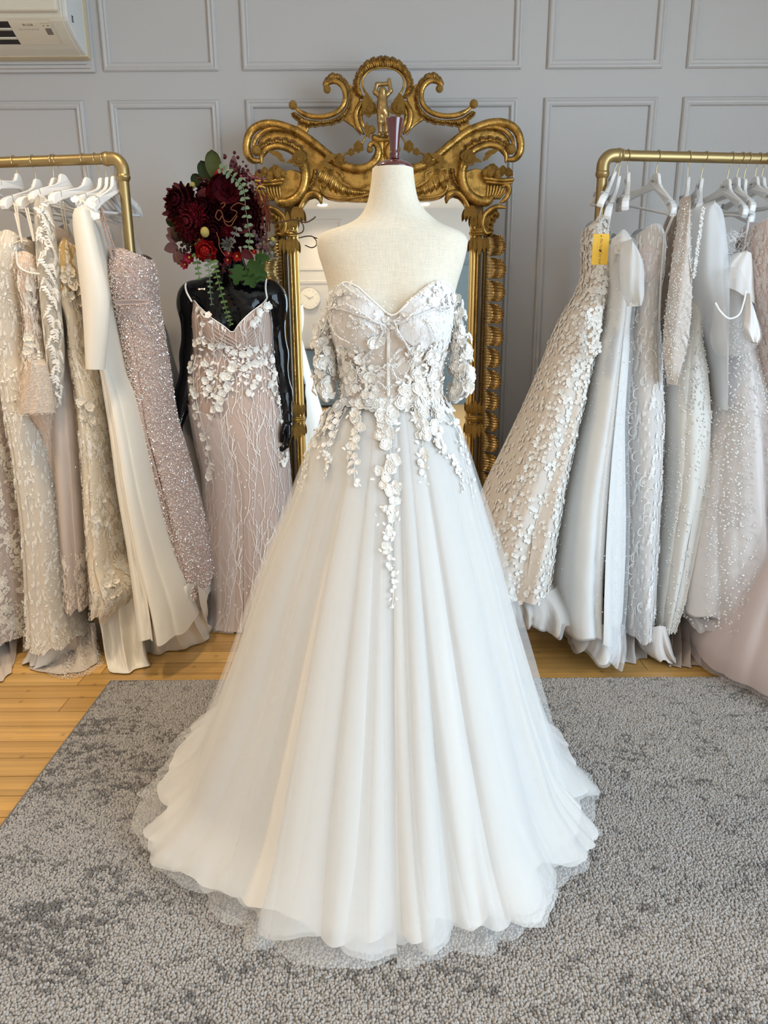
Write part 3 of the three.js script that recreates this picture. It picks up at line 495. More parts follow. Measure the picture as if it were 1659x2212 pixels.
part('torso', torsoGeo.clone(), M.linen, form);
{
  const x = tC(H_TOP), s = 0.5 * (tW(H_TOP)), y = H_TOP;
  part('torso_cap', lathe([[0.0, 0.006], [tW(y) * 0.9, 0.005], [tW(y), -0.002]], 40).scale(1, 1, 0.9).translate(x, y, -FORMZ), M.linen, form);
  const Yp = (py) => at(849, py, FORMZ).y - y;   // heights of the turned profile
  const r = (px) => px * 1.24 / FOCAL * 1.28;
  part('neck_cap', lathe([[0, Yp(371)], [r(38), Yp(371)], [r(42), Yp(367)], [r(43), Yp(362)], [r(40), Yp(357)], [r(33), Yp(352)], [r(24), Yp(348.5)], [r(14), Yp(346)], [r(9.5), Yp(345)], [0, Yp(344)]], 48).translate(x + 0.002, y, -FORMZ), M.maroon, form);
  part('finial', lathe([[0, Yp(346)], [r(10.5), Yp(345)], [r(11), Yp(341)], [r(9.5), Yp(337)], [r(11), Yp(335)], [r(11.4), Yp(331)], [r(9.8), Yp(328)], [r(9.6), Yp(324)], [r(12), Yp(300)], [r(15.5), Yp(275)], [r(18.5), Yp(261)], [r(19.2), Yp(257.5)], [r(18.5), Yp(256)], [r(16), Yp(255.2)], [0, Yp(255)]], 40).translate(x + 0.004, y, -FORMZ), M.maroon, form);
  part('stand_pole', new THREE.CylinderGeometry(0.016, 0.016, H_LOW, 16).translate(formBase.x, H_LOW / 2 + 0.01, -FORMZ), M.steel, form);
  part('stand_base', lathe([[0, 0.05], [0.02, 0.048], [0.04, 0.03], [0.14, 0.024], [0.15, 0.012], [0, 0.012]], 32).translate(formBase.x, 0, -FORMZ), M.steel, form);
}
// --- skirt ---
const gown = thing('wedding_gown', 'white tulle gown with sweetheart lace bodice and sewn flowers, on the linen dress form', 'wedding gown', formBase.clone());
const WAIST = at(845, 858, FORMZ).y, AX = tC(WAIST);
const sideOf = (list) => curve1(list.map(([y, x]) => { const p = at(x, y, FORMZ); return [p.y, Math.abs(p.x - AX)]; }).concat([]).sort((a, b) => a[0] - b[0]));
const skL = [[856, 737], [880, 715], [910, 694], [960, 671], [1000, 655], [1100, 618], [1200, 577], [1300, 543], [1400, 512], [1500, 475], [1600, 437], [1680, 405]];
const skR = [[856, 955], [880, 968], [910, 984], [960, 1003], [1000, 1014], [1100, 1041], [1200, 1068], [1300, 1091], [1400, 1117], [1500, 1146], [1600, 1180], [1680, 1208]];
const addFloor = (f, r) => { return (h) => { const h0 = 0.17; if (h > h0) return f(h); const t = (h0 - h) / h0; return lerp(f(h0), r, t * t * (2 - t) * 0.5 + t * 0.5); }; };
const SL = addFloor(sideOf(skL), 0.755), SR = addFloor(sideOf(skR), 0.60);
const SF = curve1([[0, 0.585], [0.2, 0.49], [0.5, 0.365], [0.8, 0.25], [1.0, 0.175], [WAIST - 0.03, 0.118], [WAIST, 0.098]]), SB = curve1([[0, 0.85], [0.15, 0.68], [0.4, 0.5], [0.8, 0.3], [1.0, 0.2], [WAIST, 0.094]]);
function foldSet(seed, n) { const R = rng(seed), ph = [0, 1, 2].map(() => R() * TAU), w = R() * TAU; return (a) => { const q = a + 0.16 * Math.sin(2 * a + ph[0]) + 0.10 * Math.sin(5 * a + ph[1]) + 0.05 * Math.sin(9 * a + ph[2]); const k = Math.abs(Math.sin(q * n / 2 + w)), big = Math.abs(Math.sin(q * n / 4 + w * 1.7)), x = (q * n / TAU * 0.5 + w) % 1, y = x < 0 ? x + 1 : x, saw = y < 0.86 ? Math.pow(y / 0.86, 0.8) : 1 - smoothstep(y, 0.86, 1); return 0.45 * Math.pow(k, 0.55) + 0.25 * Math.pow(big, 0.7) + 0.5 * saw - 0.6; }; }
function skirtFn(seed, n, { scale = 1, amp = 1, hem = 0, hemVar = 0, side = 0 }) {
  const f = foldSet(seed, n), fold0 = foldSet(seed + 1, n * 1.0), R = rng(seed + 5), hp = R() * 6;
  return (a, t) => {
    const hemH = hem + hemVar * (0.35 * noise2((a + 7) * 2.1, 1, seed) + 0.45 * noise2((a + 7) * 6.3, 2, seed) + 0.3 * noise2((a + 7) * 17, 3, seed)) * (1 - 0.25 * Math.sin(a));
    const h = lerp(WAIST, hemH, Math.pow(t, 0.92)), c = Math.cos(a), s = Math.sin(a);
    const A = c < 0 ? SL(h) : SR(h), B = s > 0 ? SF(h) : SB(h);
    const r = 1 / Math.sqrt((c * c) / (A * A) + (s * s) / (B * B));
    const dep = (WAIST - h), am = amp * (0.006 + 0.092 * Math.pow(clamp(dep / WAIST, 0, 1), 1.1));
    const tip = amp < 0.85 ? 0 : Math.pow(t, 7) * (0.04 * (fold0(a) + 0.05) + 0.02 * (noise2((a + 7) * 4, 5, seed) - 0.5)), sw = 0.04 * Math.sin(a * 3 + t * 2 + seed) * t;
    const fold = f(a + sw), rr = r * scale * (1 + side * Math.exp(-Math.pow((c - 1) / 0.25, 2)) * Math.sin(Math.PI * Math.min(1, t * 1.05))) + tip + am * (fold - 0.22) * (s > 0 || Math.abs(c) < 0.97 ? 1 : 0.6);
    return V(AX + c * rr, h, -FORMZ + s * rr);
  };
}
const skirtMats = { lining: cloth(rgb(0.80, 0.755, 0.70), { roughness: 0.6 }), mid: sheer(rgb(0.80, 0.775, 0.745), 0.6), outer: sheer(rgb(0.85, 0.835, 0.81), 0.38), veil: sheer(rgb(0.9, 0.9, 0.89), 0.2) };
function skirtLayer(name, seed, n, opt, mat, nu = 420, nv = 60, label) { const fn = skirtFn(seed, n, opt), g = grid(nu, nv, (u, v) => fn(-u * TAU + Math.PI / 2, v), { closed: true, us: 3, vs: 1.2 }); part(name, g.clone(), mat, gown, label); return g; }
skirtLayer('skirt_lining', 31, 17, { scale: 0.935, amp: 0.8, hem: 0.04, hemVar: 0.03 }, skirtMats.lining);
skirtLayer('tulle_layer', 33, 19, { scale: 0.975, amp: 0.97, hem: 0.03, hemVar: 0.06 }, skirtMats.mid);
skirtLayer('tulle_layer', 37, 18, { scale: 0.987, amp: 1.0, hem: 0.028, hemVar: 0.06 }, skirtMats.outer);
const outerGeo = skirtLayer('tulle_layer', 37, 18, { scale: 1.0, amp: 1.05, hem: 0.02, hemVar: 0.07 }, skirtMats.outer);
skirtLayer('tulle_overlay', 43, 13, { scale: 1.014, amp: 1.15, hem: 0.019, hemVar: 0.05, side: 0.06 }, skirtMats.veil, 360, 50, 'sheer outermost tulle layer');
// --- bodice ---
const topLine = curve1([[696, 652], [706, 640], [722, 620], [745, 609], [766, 617], [792, 640], [815, 662], [838, 681], [862, 660], [885, 636], [908, 617], [932, 608], [958, 618], [978, 640], [990, 655]]);
const topH = (a) => { const s = Math.sin(a); if (s <= 0) return lerp(at(838, 650, FORMZ).y, at(838, 690, FORMZ).y, -s); const px = 838 + Math.cos(a) * (s > 0.3 ? 150 : 146); return at(838, topLine(px), FORMZ - 0.12 * Math.min(1, s * 1.6)).y; };
const bodiceGeo = grid(120, 44, (u, v) => { const a = -u * TAU + Math.PI / 2; return torso(a, lerp(WAIST - 0.004, topH(a), v), 0.0045); }, { closed: true, us: 0.85, vs: 0.28 });
part('bodice', bodiceGeo.clone(), cloth(rgb(0.66, 0.58, 0.51), { roughness: 0.55 }), gown);
const cupMat = cloth(rgb(0.80, 0.78, 0.77), { roughness: 0.5, bumpMap: rep(crinkle, 0.1), bumpScale: 0.0015 });
for (const [side, b] of [[-1, bustL], [1, bustR]]) part('bust_cup', grid(30, 26, (u, v) => { // the two gathered cups
  const a0 = side < 0 ? 1.66 : 0.12, a1 = side < 0 ? 3.02 : 1.49, a = lerp(a0, a1, u), q = side < 0 ? (u) : 1 - u, low = at(838, 690 + 78 * Math.pow(Math.sin(Math.PI * (0.06 + 0.94 * q)), 0.6), FORMZ - 0.1).y; return torso(a, lerp(low, topH(a) - 0.001, v), 0.0075); }, { us: 0.2, vs: 0.16 }), cupMat, gown);
const bodiceBvh = bvhOf(merge([bodiceGeo.clone(), torsoGeo.clone()]));
part('lace_overlay', grid(120, 44, (u, v) => { const a = -u * TAU + Math.PI / 2; return torso(a, lerp(WAIST - 0.004, topH(a) - 0.002, v), 0.0095); }, { closed: true, us: 0.85, vs: 0.28 }), lace('scroll', 0.14, rgb(0.90, 0.88, 0.85), 0.85), gown);
const edge = []; for (let i = 0; i <= 60; i++) { const a = lerp(0.05, Math.PI - 0.05, i / 60); edge.push(torso(a, topH(a), 0.008)); }
part('neckline_edge', tube(edge, 0.0022, { seg: 120, rad: 6 }), M.applique, gown);
const boneMat = cloth(rgb(0.82, 0.79, 0.74), { roughness: 0.4 });
for (const pts of [[[838, 688], [838.5, 770], [839, 853]], [[893, 770], [886, 812], [880, 853]], [[785, 772], [790, 812], [795, 853]], [[937, 745], [932, 800], [930, 853]], [[742, 748], [748, 800], [752, 853]]]) { const q = drape(bodiceBvh, pts, 0.005); if (q.length > 1) part('boning', tube(q, 0.0042, { seg: 16, rad: 8, flat: 0.3, axis: V(0, 0, 1) }), boneMat, gown); }
for (const pts of [[[712, 664], [750, 671], [790, 687], [832, 703]], [[975, 660], [935, 668], [890, 688], [846, 703]], [[846, 700], [862, 722], [880, 745], [893, 770]], [[832, 700], [822, 722], [806, 748], [785, 772]]]) { const q = drape(bodiceBvh, pts, 0.0085); if (q.length > 1) part('cup_seam', tube(q, 0.0032, { seg: 20, rad: 8, flat: 0.5, axis: V(0, 0, 1) }), cupMat, gown); }
// --- sleeves: loops of flower lace hanging off the shoulders ---
const sleeveBvhs = [];
for (const [rows, dz] of [[[[668, 702, 716], [690, 692, 722], [720, 682, 723], [760, 678, 722], [800, 680, 724], [835, 679, 727], [850, 684, 725], [866, 700, 716]], 0], [[[640, 984, 992], [660, 978, 996], [700, 974, 1002], [740, 975, 1012], [780, 974, 1014], [820, 976, 1019], [845, 976, 1016], [868, 972, 988]], 0]]) {
  const R = rows.map(([y, l, r]) => { const a = at(l, y, FORMZ + dz), b = at(r, y, FORMZ + dz); return [a.y, (a.x + b.x) / 2, (b.x - a.x) / 2]; }).reverse(), cx = curve1(R.map((q) => [q[0], q[1]])), hw = curve1(R.map((q) => [q[0], q[2]]));
  const y0 = R[0][0], y1 = R[R.length - 1][0];
  const g = grid(40, 40, (u, v) => { const a = u * TAU, h = lerp(y0, y1, v), k = 1 + 0.06 * Math.sin(a * 7 + v * 30); return V(cx(h) + hw(h) * 0.9 * Math.cos(a) * k, h, -FORMZ + dz + 0.055 * Math.sin(a) * k * (0.5 + 0.5 * Math.sin(Math.PI * (0.15 + 0.7 * v)))); }, { closed: true, us: 0.25, vs: 0.25 });
  part('sleeve', g.clone(), lace('dense', 0.10, rgb(0.88, 0.86, 0.83), 1), gown); part('sleeve_net', g.clone(), sheer(rgb(0.84, 0.82, 0.79), 0.7), gown); sleeveBvhs.push(bvhOf(g));
}
// --- flowers sewn on ---
{
  const R = rng(77), kinds = [flowerGeo(5, 0.5, 1, { rows: 2, cup: 0.14, rim: true }), flowerGeo(6, 0.5, 2, { rows: 2, cup: 0.1, rim: true }), flowerGeo(5, 0.5, 3, { rows: 2, cup: 0.2, rim: true }), flowerGeo(9, 0.5, 4, { rows: 2, cup: 0.1, wid: 1.2, rim: true })], buds = leafGeo(1, 0.5, 0.2, 0.1, 3, 5);
  const skirtBvh = bvhOf(outerGeo), pearls = [], leaves = [], unit = new THREE.SphereGeometry(1, 6, 5);
  let count = 0; const rest = [[], [], [], []];
  const putFlower = (bvh, px, py, size) => { const h = hit(bvh, px, py); if (!h) return; const late = count >= 298; count++; const tilt = V(R() - 0.5, R() - 0.5, R() - 0.5).multiplyScalar(0.5); const kind = (R() * kinds.length) | 0, mx = basis(h.p.addScaledVector(h.n, 0.006), h.n.add(tilt), R() * 6, size); late ? rest[kind].push(mx) : stick('lace_flower', kinds[kind], M.applique, gown, mx); };
  const putLeaf = (bvh, px, py, size) => { const h = hit(bvh, px, py); if (h) leaves.push(basis(h.p.addScaledVector(h.n, 0.006), h.n.add(V(R() - 0.5, R() - 0.5, R() - 0.5).multiplyScalar(0.5)), R() * 6, size)); };
  const putPearl = (bvh, px, py, r, lift = 0.004) => { const h = hit(bvh, px, py); if (h) pearls.push(new THREE.Matrix4().makeScale(r, r, r).setPosition(h.p.addScaledVector(h.n, lift))); };
  const cluster = (bvh, x, y, rad, n, size, extra = 3) => { for (let i = 0; i < n; i++) { const a = R() * TAU, d = Math.sqrt(R()) * rad; putFlower(bvh, x + Math.cos(a) * d, y + Math.sin(a) * d, size * (0.7 + 0.6 * R())); } for (let i = 0; i < n * extra; i++) { const a = R() * TAU, d = rad * (0.3 + 1.0 * R()); R() < 0.55 ? putLeaf(bvh, x + Math.cos(a) * d, y + Math.sin(a) * d, 0.010 + 0.007 * R()) : putPearl(bvh, x + Math.cos(a) * d, y + Math.sin(a) * d, 0.0014 + 0.0012 * R()); } };
  const trail = (bvh, pts, size, n, wob = 5) => { const c = new THREE.CatmullRomCurve3(pts.map(([x, y]) => V(x, y, 0))); const line = []; for (let i = 0; i <= n; i++) { const q = c.getPoint(i / n); line.push([q.x, q.y]); const t = i / n; for (let k = 0; k < 4; k++) if (R() < 0.62 - 0.3 * t) putFlower(bvh, q.x + (R() - 0.5) * wob * 2.8, q.y + (R() - 0.5) * 10, size * 0.92 * (1.15 - 0.6 * t)); for (let k = 0; k < 3; k++) R() < 0.6 ? putLeaf(bvh, q.x + (R() - 0.5) * wob * 4.5, q.y + (R() - 0.5) * 10, 0.015 - 0.005 * t) : putPearl(bvh, q.x + (R() - 0.5) * wob * 3, q.y + (R() - 0.5) * 10, 0.0018); } const d = drape(bvh, line, 0.003); if (d.length > 2) part('stem_cord', tube(d, 0.0011, { seg: d.length * 3, rad: 5 }), M.applique, gown); };
  // bodice sprays
  for (const [x, y, r, n, s] of [[735, 628, 14, 2, 0.02], [722, 655, 10, 2, 0.02], [760, 640, 14, 2, 0.018], [945, 625, 14, 2, 0.02], [965, 650, 14, 2, 0.02], [920, 645, 14, 2, 0.016], [775, 690, 20, 2, 0.018], [810, 735, 12, 2, 0.028], [800, 742, 10, 1, 0.024], [772, 768, 18, 4, 0.022], [745, 760, 10, 2, 0.02], [898, 757, 16, 3, 0.02], [925, 765, 18, 4, 0.022], [945, 745, 12, 2, 0.022], [762, 795, 18, 5, 0.026], [795, 800, 14, 4, 0.026], [765, 830, 16, 4, 0.022], [815, 690, 14, 1, 0.016], [880, 690, 14, 1, 0.016], [905, 805, 14, 3, 0.022], [930, 800, 16, 4, 0.024], [875, 835, 16, 4, 0.024], [910, 838, 14, 4, 0.026], [945, 825, 12, 3, 0.022], [800, 845, 14, 3, 0.022], [745, 845, 10, 3, 0.022], [835, 705, 8, 1, 0.012]]) cluster(bodiceBvh, x, y, r, n, s, 5);
  for (let i = 0; i < 420; i++) putPearl(bodiceBvh, 715 + R() * 255, 625 + R() * 225, 0.001 + 0.001 * R(), 0.011);
  for (const pts of [[[700, 640], [720, 668], [760, 662], [800, 690]], [[745, 615], [770, 640], [800, 655]], [[980, 650], [950, 672], [915, 660], [880, 690]], [[930, 614], [905, 640], [880, 655]], [[852, 692], [865, 715], [880, 740]], [[770, 705], [790, 700], [815, 716]], [[810, 800], [840, 780], [860, 752]], [[845, 790], [858, 815], [870, 822]], [[820, 825], [838, 838], [850, 830]], [[915, 690], [930, 715], [935, 740]], [[720, 690], [735, 720], [760, 735]], [[895, 760], [880, 790], [872, 815]]]) { const d = drape(bodiceBvh, pts, 0.012); if (d.length > 2) { part('bead_cord', tube(d, 0.0014, { seg: 24, rad: 5 }), M.applique, gown); const c = new THREE.CatmullRomCurve3(d); for (let k = 0; k < 14; k++) { const q = c.getPoint(k / 14); pearls.push(new THREE.Matrix4().makeScale(0.002, 0.002, 0.002).setPosition(q.x + (R() - 0.5) * 0.006, q.y + (R() - 0.5) * 0.006, q.z + 0.002)); } } }
  // sleeves
  for (const [k, list] of [[0, [[706, 684], [703, 700], [694, 718], [708, 735], [690, 742], [702, 752], [712, 765], [694, 775], [704, 790], [690, 808], [713, 805], [700, 825], [692, 840], [708, 845], [718, 790]]], [1, [[986, 650], [988, 668], [992, 684], [985, 702], [996, 715], [988, 730], [1004, 738], [982, 752], [998, 760], [990, 778], [1008, 775], [984, 795], [1000, 800], [1012, 812], [990, 820], [1005, 834], [984, 842], [998, 850], [980, 858]]]]) for (const [x, y] of list) cluster(sleeveBvhs[k], x, y, 10, 5, 0.025, 2);
  // skirt: a crown of flowers under the waist and hanging sprays
  for (const [x, y] of [[748, 862], [770, 868], [792, 872], [815, 874], [836, 868], [858, 876], [880, 872], [905, 868], [928, 872], [950, 870]]) cluster(skirtBvh, x, y, 13, 5, 0.027, 2);
  trail(skirtBvh, [[730, 880], [712, 905], [698, 930], [684, 950], [676, 968]], 0.028, 9, 7);
  trail(skirtBvh, [[752, 880], [732, 915], [712, 955], [700, 985]], 0.022, 7, 7); 
  trail(skirtBvh, [[775, 885], [776, 915], [770, 945], [760, 975], [766, 1000], [766, 1045]], 0.027, 11, 6);
  trail(skirtBvh, [[838, 885], [836, 915], [830, 945], [842, 970], [838, 1005], [828, 1030], [846, 1050], [846, 1085], [836, 1120], [850, 1150]], 0.032, 22, 10);
  trail(skirtBvh, [[850, 1100], [846, 1140], [835, 1180], [842, 1220], [850, 1260], [848, 1310]], 0.018, 13, 5);
  trail(skirtBvh, [[905, 885], [908, 910], [912, 935], [914, 970], [912, 1000], [916, 1040]], 0.03, 13, 6);
  trail(skirtBvh, [[938, 885], [945, 905], [938, 930], [945, 960], [955, 985]], 0.03, 8, 6);
  trail(skirtBvh, [[962, 890], [980, 920], [994, 955], [1000, 985], [1010, 1030], [1018, 1070]], 0.018, 12, 5);
  trail(skirtBvh, [[975, 990], [988, 1020], [996, 1060]], 0.013, 6, 3);
  trail(skirtBvh, [[668, 985], [662, 1020], [655, 1055]], 0.012, 5, 4);
  trail(skirtBvh, [[712, 985], [708, 1010], [706, 1030]], 0.012, 5, 3);
  rest.forEach((L, i) => L.length && stuff('small_lace_flower', kinds[i], M.applique, gown, L));
  stuff('lace_leaf', buds, M.applique, gown, leaves); stuff('pearl_bead', unit, M.pearl, gown, pearls);
}
// ---------- gilt mirror ----------
const MZ = 3.40, MAX = at(829, 400, MZ).x;
const mirrorThing = thing('gilt_mirror', 'tall carved gilt mirror with scrolled crest and cherub, standing against the panelled wall', 'mirror', V(MAX, 0, -MZ));
const mp = (cx, cy, dz = 0) => { const p = at(520 + cx / 2.676, 110 + cy / 2.676, MZ); p.z += dz; return p; };   // measured on the enlarged crest
const mpx = (px, py, dz = 0) => { const p = at(px, py, MZ); p.z += dz; return p; };
function flipX(g, x0 = MAX) { const c = g.clone(), p = c.attributes.position; for (let i = 0; i < p.count; i++) p.setX(i, 2 * x0 - p.getX(i)); if (c.index) { const a = c.index.array; for (let i = 0; i < a.length; i += 3) { const t = a[i]; a[i] = a[i + 1]; a[i + 1] = t; } } else { for (let i = 0; i < p.count; i += 3) for (const n of ['position', 'uv']) { const at = c.attributes[n], s = at.itemSize; for (let k = 0; k < s; k++) { const t = at.array[i * s + k]; at.array[i * s + k] = at.array[(i + 1) * s + k]; at.array[(i + 1) * s + k] = t; } } } c.computeVertexNormals(); return c; }
const both = (name, g, mat = M.gold) => { part(name, flipX(g), mat, mirrorThing); part(name, g, mat, mirrorThing); };
const scroll = (pts, r, dz = 0.03, opt = {}) => tube(pts.map((q) => mp(q[0], q[1], dz + (q[2] ?? 0))), r, { seg: pts.length * 9, rad: 12, ...opt });
// fluted shell edge between an inner and an outer line, with thickness
function ruffle(inner, outer, n, dz = 0.02, wave = 0.006, scal = 0.2) {
  const ci = new THREE.CatmullRomCurve3(inner.map((q) => mp(q[0], q[1], 0))), co = new THREE.CatmullRomCurve3(outer.map((q) => mp(q[0], q[1], 0)));
  return grid(n * 16, 14, (u, v) => {
    const back = v > 0.5, k = back ? (1 - v) * 2 : v * 2, a = ci.getPointAt(u), b = co.getPointAt(u), lobe = Math.abs(Math.sin(Math.PI * n * u)), t = k * (1 - scal * 0.9 * (1 - Math.pow(lobe, 0.6)) * k + 0.04 * Math.sin(n * 4 * Math.PI * u) * k);
    const p = a.lerp(b, t); p.z += back ? dz - 0.022 : dz + 0.6 * wave * (Math.cos(TAU * n * u) * -1) * k + 0.6 * wave * Math.cos(TAU * n * 3 * u) * Math.sqrt(k) + 0.012 * Math.sin(k * Math.PI) - 0.008 * k;
    return p;
  }, { us: 0.4, vs: 0.1 });
}
function ruff(inner, outer, n, dz, wave, scal) {
  both('ruffle', ruffle(inner, outer, n, dz, wave, scal));
  const ci = new THREE.CatmullRomCurve3(inner.map((q) => mp(q[0], q[1], 0))), co = new THREE.CatmullRomCurve3(outer.map((q) => mp(q[0], q[1], 0))), L = [], m = n * 8;
  for (let i = 0; i <= m; i++) { const u = i / m, lobe = Math.abs(Math.sin(Math.PI * n * u)), t = 1 - scal * 0.9 * (1 - Math.pow(lobe, 0.6)) + 0.04 * Math.sin(n * 4 * Math.PI * u), p = ci.getPointAt(u).lerp(co.getPointAt(u), t); p.z += dz - 0.008; L.push(p); }
  both('ruffle_edge', tube(L, 0.0042, { seg: m * 2, rad: 6 }), M.goldDark);
}
const plate = (pts, z0 = 0.012, th = 0.03) => slab(smoothPoly(pts.map((q) => { const p = mp(q[0], q[1]); return [p.x, p.y]; }), 4), -MZ + z0, th, 0.004);
const rosette = (cx, cy, r, n = 6, dz = 0.045) => { const g = flowerGeo(n, r, 5, { cup: 0.1, wid: 1.05, rows: 2, bead: 0.22 }); const p = mp(cx, cy, dz); return g.translate(p.x, p.y, p.z); };
const ball = (cx, cy, r, dz = 0.035) => { const p = mp(cx, cy, dz); return new THREE.SphereGeometry(r, 16, 12).translate(p.x, p.y, p.z); };
const taper = (r, e0 = 0.5, e1 = 0.5) => (t) => r * (0.35 + 0.65 * Math.min(1, Math.min((t + 0.02) / (e0 * 0.4), (1.02 - t) / (e1 * 0.4))));
{
  const S = 1 / 2.676 * 2.08e-3;   // metres per crest unit, about
  // backing board and glass
  const gl = (px, py) => mpx(px, py);
  const gp = [[644, 1250], [650, 900], [644, 560], [641, 470], [648, 448], [662, 434], [690, 425], [760, 418], [830, 416], [900, 418], [968, 425], [996, 434], [1010, 448], [1015, 470], [1014, 560], [1008, 900], [1014, 1250]];
  const yb = 0.12, left = gl(640, 500).x, right = 2 * MAX - left, yt = gl(829, 418).y;
  const glassPts = [[left, yb], [right, yb], [right, gl(640, 470).y], [2 * MAX - gl(662, 436).x, gl(662, 434).y], [2 * MAX - gl(700, 424).x, gl(700, 422).y], [gl(700, 424).x, gl(700, 422).y], [gl(662, 436).x, gl(662, 434).y], [left, gl(640, 470).y]];
  part('mirror_glass', slab(glassPts, -MZ - 0.004, 0.006, 0.0008), M.mirror, mirrorThing);
  const ox = 0.11;
  part('backing_board', box(right - left + 0.1, yt - 0.01, 0.02, MAX, (yt + 0.03) / 2, -MZ - 0.022), M.goldDark, mirrorThing);
  // stiles
  const yTop = gl(640, 472).y, H0 = 0.04;
  const strip = (x0, x1, z0, z1, mat, name, r) => { const w = Math.abs(x1 - x0), g = box(w, yTop - H0, z1 - z0, (x0 + x1) / 2, (yTop + H0) / 2, -MZ + (z0 + z1) / 2, r); both(name, g, mat); };
  strip(left - 0.004, left + 0.007, -0.01, 0.012, M.goldBright, 'sight_edge', 0.004);
  both('bead_moulding', tube([[left - 0.012, H0, -MZ + 0.012], [left - 0.012, yTop, -MZ + 0.012]], 0.0085, { seg: 4, rad: 14 }), M.goldBright);
  both('bead_moulding', tube([[left - 0.027, H0, -MZ + 0.016], [left - 0.027, yTop, -MZ + 0.016]], 0.0055, { seg: 4, rad: 14 }), M.gold);
  both('dark_roll', tube([[left - 0.043, H0, -MZ + 0.018], [left - 0.043, yTop, -MZ + 0.018]], 0.0125, { seg: 4, rad: 16 }), M.goldBlack);
  both('fillet', box(0.005, yTop - H0, 0.02, left - 0.0585, (yTop + H0) / 2, -MZ + 0.008, 0.002), M.gold);
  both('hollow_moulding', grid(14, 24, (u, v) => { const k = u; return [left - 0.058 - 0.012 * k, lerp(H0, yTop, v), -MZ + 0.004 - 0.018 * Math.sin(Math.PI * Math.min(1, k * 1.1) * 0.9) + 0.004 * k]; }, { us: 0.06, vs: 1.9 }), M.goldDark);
  // scalloped outer edge: one shell after another down each side
  const n = 17, x0 = left - 0.062, step = (yTop - 0.1) / n;
  for (let i = 0; i < n; i++) {
    const y1 = yTop - 0.06 - i * step, amp = 0.088 * (0.94 + 0.12 * hash2(i, 3, 1)), prof = (u) => 0.7 + 0.3 * Math.pow(Math.sin(Math.PI * Math.pow(u, 1.15)), 0.75);
    const g = grid(60, 18, (u, v) => {
      const back = v > 0.5, k = back ? (1 - v) * 2 : v * 2, w = amp * prof(u) * (1 + 0.045 * Math.cos(u * TAU * 5) * k), y = y1 - step * u - 0.03 * k * (0.35 - u) * 0.6 - 0.012 * k;
      const rise = 0.020 * smoothstep(k, 0.45, 0.95), z = -0.010 * Math.sin(Math.PI * Math.min(1, k * 1.5)) + rise + 0.0028 * k * Math.sin(u * TAU * 7) * (k < 0.8 ? 1 : 0.4);
      return [x0 - w * k, y, -MZ + (back ? -0.022 + rise * 0.6 : z)];
    }, { us: 0.12, vs: 0.06 });
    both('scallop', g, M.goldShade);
    both('scallop_edge', tube([0, 0.12, 0.25, 0.38, 0.5, 0.62, 0.75, 0.88, 1].map((u, j) => [x0 - amp * prof(u) * (0.93 + (j % 2 ? 0.07 : 0)), y1 - step * u - 0.03 * (0.35 - u) * 0.6 - 0.012, -MZ + 0.021]), (t) => 0.0042 + 0.002 * Math.sin(t * TAU * 8), { seg: 60, rad: 8 }), M.gold);
  }
  // leaf collars on the stiles
  for (const py of [505, 905]) {
    const c = gl(640, py), cx = left - 0.032;
    for (const [s, len] of [[1, 0.075], [-1, 0.085]]) { const L = []; for (let i = -2; i <= 2; i++) { const g = leafGeo(len * (1 - 0.1 * Math.abs(i)), 0.024, 0.25, -0.3, 4, 8); if (s < 0) g.rotateZ(Math.PI); g.rotateZ(-i * 0.14 * s); g.translate(cx + i * 0.012, c.y + s * 0.014, -MZ + 0.028 - 0.006 * Math.abs(i)); L.push(g); } for (const g of L) both('collar_leaf', g); }
    both('collar_ring', merge([0.01, 0, -0.01].map((d, k) => tube([[cx - 0.034, c.y + d, -MZ + 0.02], [cx, c.y + d, -MZ + 0.034 + (k === 1 ? 0.004 : 0)], [cx + 0.034, c.y + d, -MZ + 0.02]], k === 1 ? 0.009 : 0.005, { seg: 10 }))));
  }
  // --- crest ---
  both('crest_plate', plate([[827, 860], [827, 560], [792, 530], [770, 600], [700, 670], [610, 668], [520, 640], [430, 560], [350, 500], [250, 462], [160, 470], [100, 530], [110, 600], [160, 560], [240, 545], [320, 590], [360, 650], [385, 700], [380, 780], [340, 860], [330, 930], [360, 900], [380, 850], [430, 830], [480, 830], [520, 860], [600, 870], [700, 875]]), M.gold);
  both('wing_scroll', scroll([[118, 645], [75, 640], [46, 600], [42, 545], [64, 480], [120, 440], [200, 433], [280, 455], [350, 487], [430, 545], [500, 602], [560, 648], [620, 678], [690, 688], [750, 670], [790, 628], [797, 575], [775, 543], [748, 555], [744, 585]], taper(0.0175, 0.2, 0.3), 0.03, { seg: 170 }));
  both('wing_scroll', scroll([[98, 590, 0.012], [84, 560, 0.008], [100, 510], [150, 470], [220, 458], [290, 475], [345, 500]], taper(0.0095), 0.03));
  both('scroll_eye', ball(100, 588, 0.022, 0.04)); both('scroll_eye', ball(747, 582, 0.014, 0.04));
  both('lower_scroll', scroll([[128, 660], [128, 620], [158, 580], [215, 562], [280, 578], [330, 610], [362, 655]], taper(0.0135), 0.035), M.gold);
  ruff([[120, 590], [170, 556], [225, 545], [285, 562], [340, 600], [372, 650]], [[105, 560], [150, 520], [225, 505], [300, 520], [365, 565], [395, 620]], 7, 0.02, 0.006, 0.35);
  both('side_scroll', scroll([[345, 640], [374, 690], [378, 750], [360, 815], [322, 860], [270, 884], [225, 880], [208, 860]], taper(0.021, 0.3, 0.3), 0.035));
  both('side_plate', plate([[190, 860], [150, 800], [140, 760], [240, 745], [255, 700], [290, 690], [340, 700], [372, 730], [360, 800], [310, 860], [250, 880]], 0.014, 0.03), M.gold);
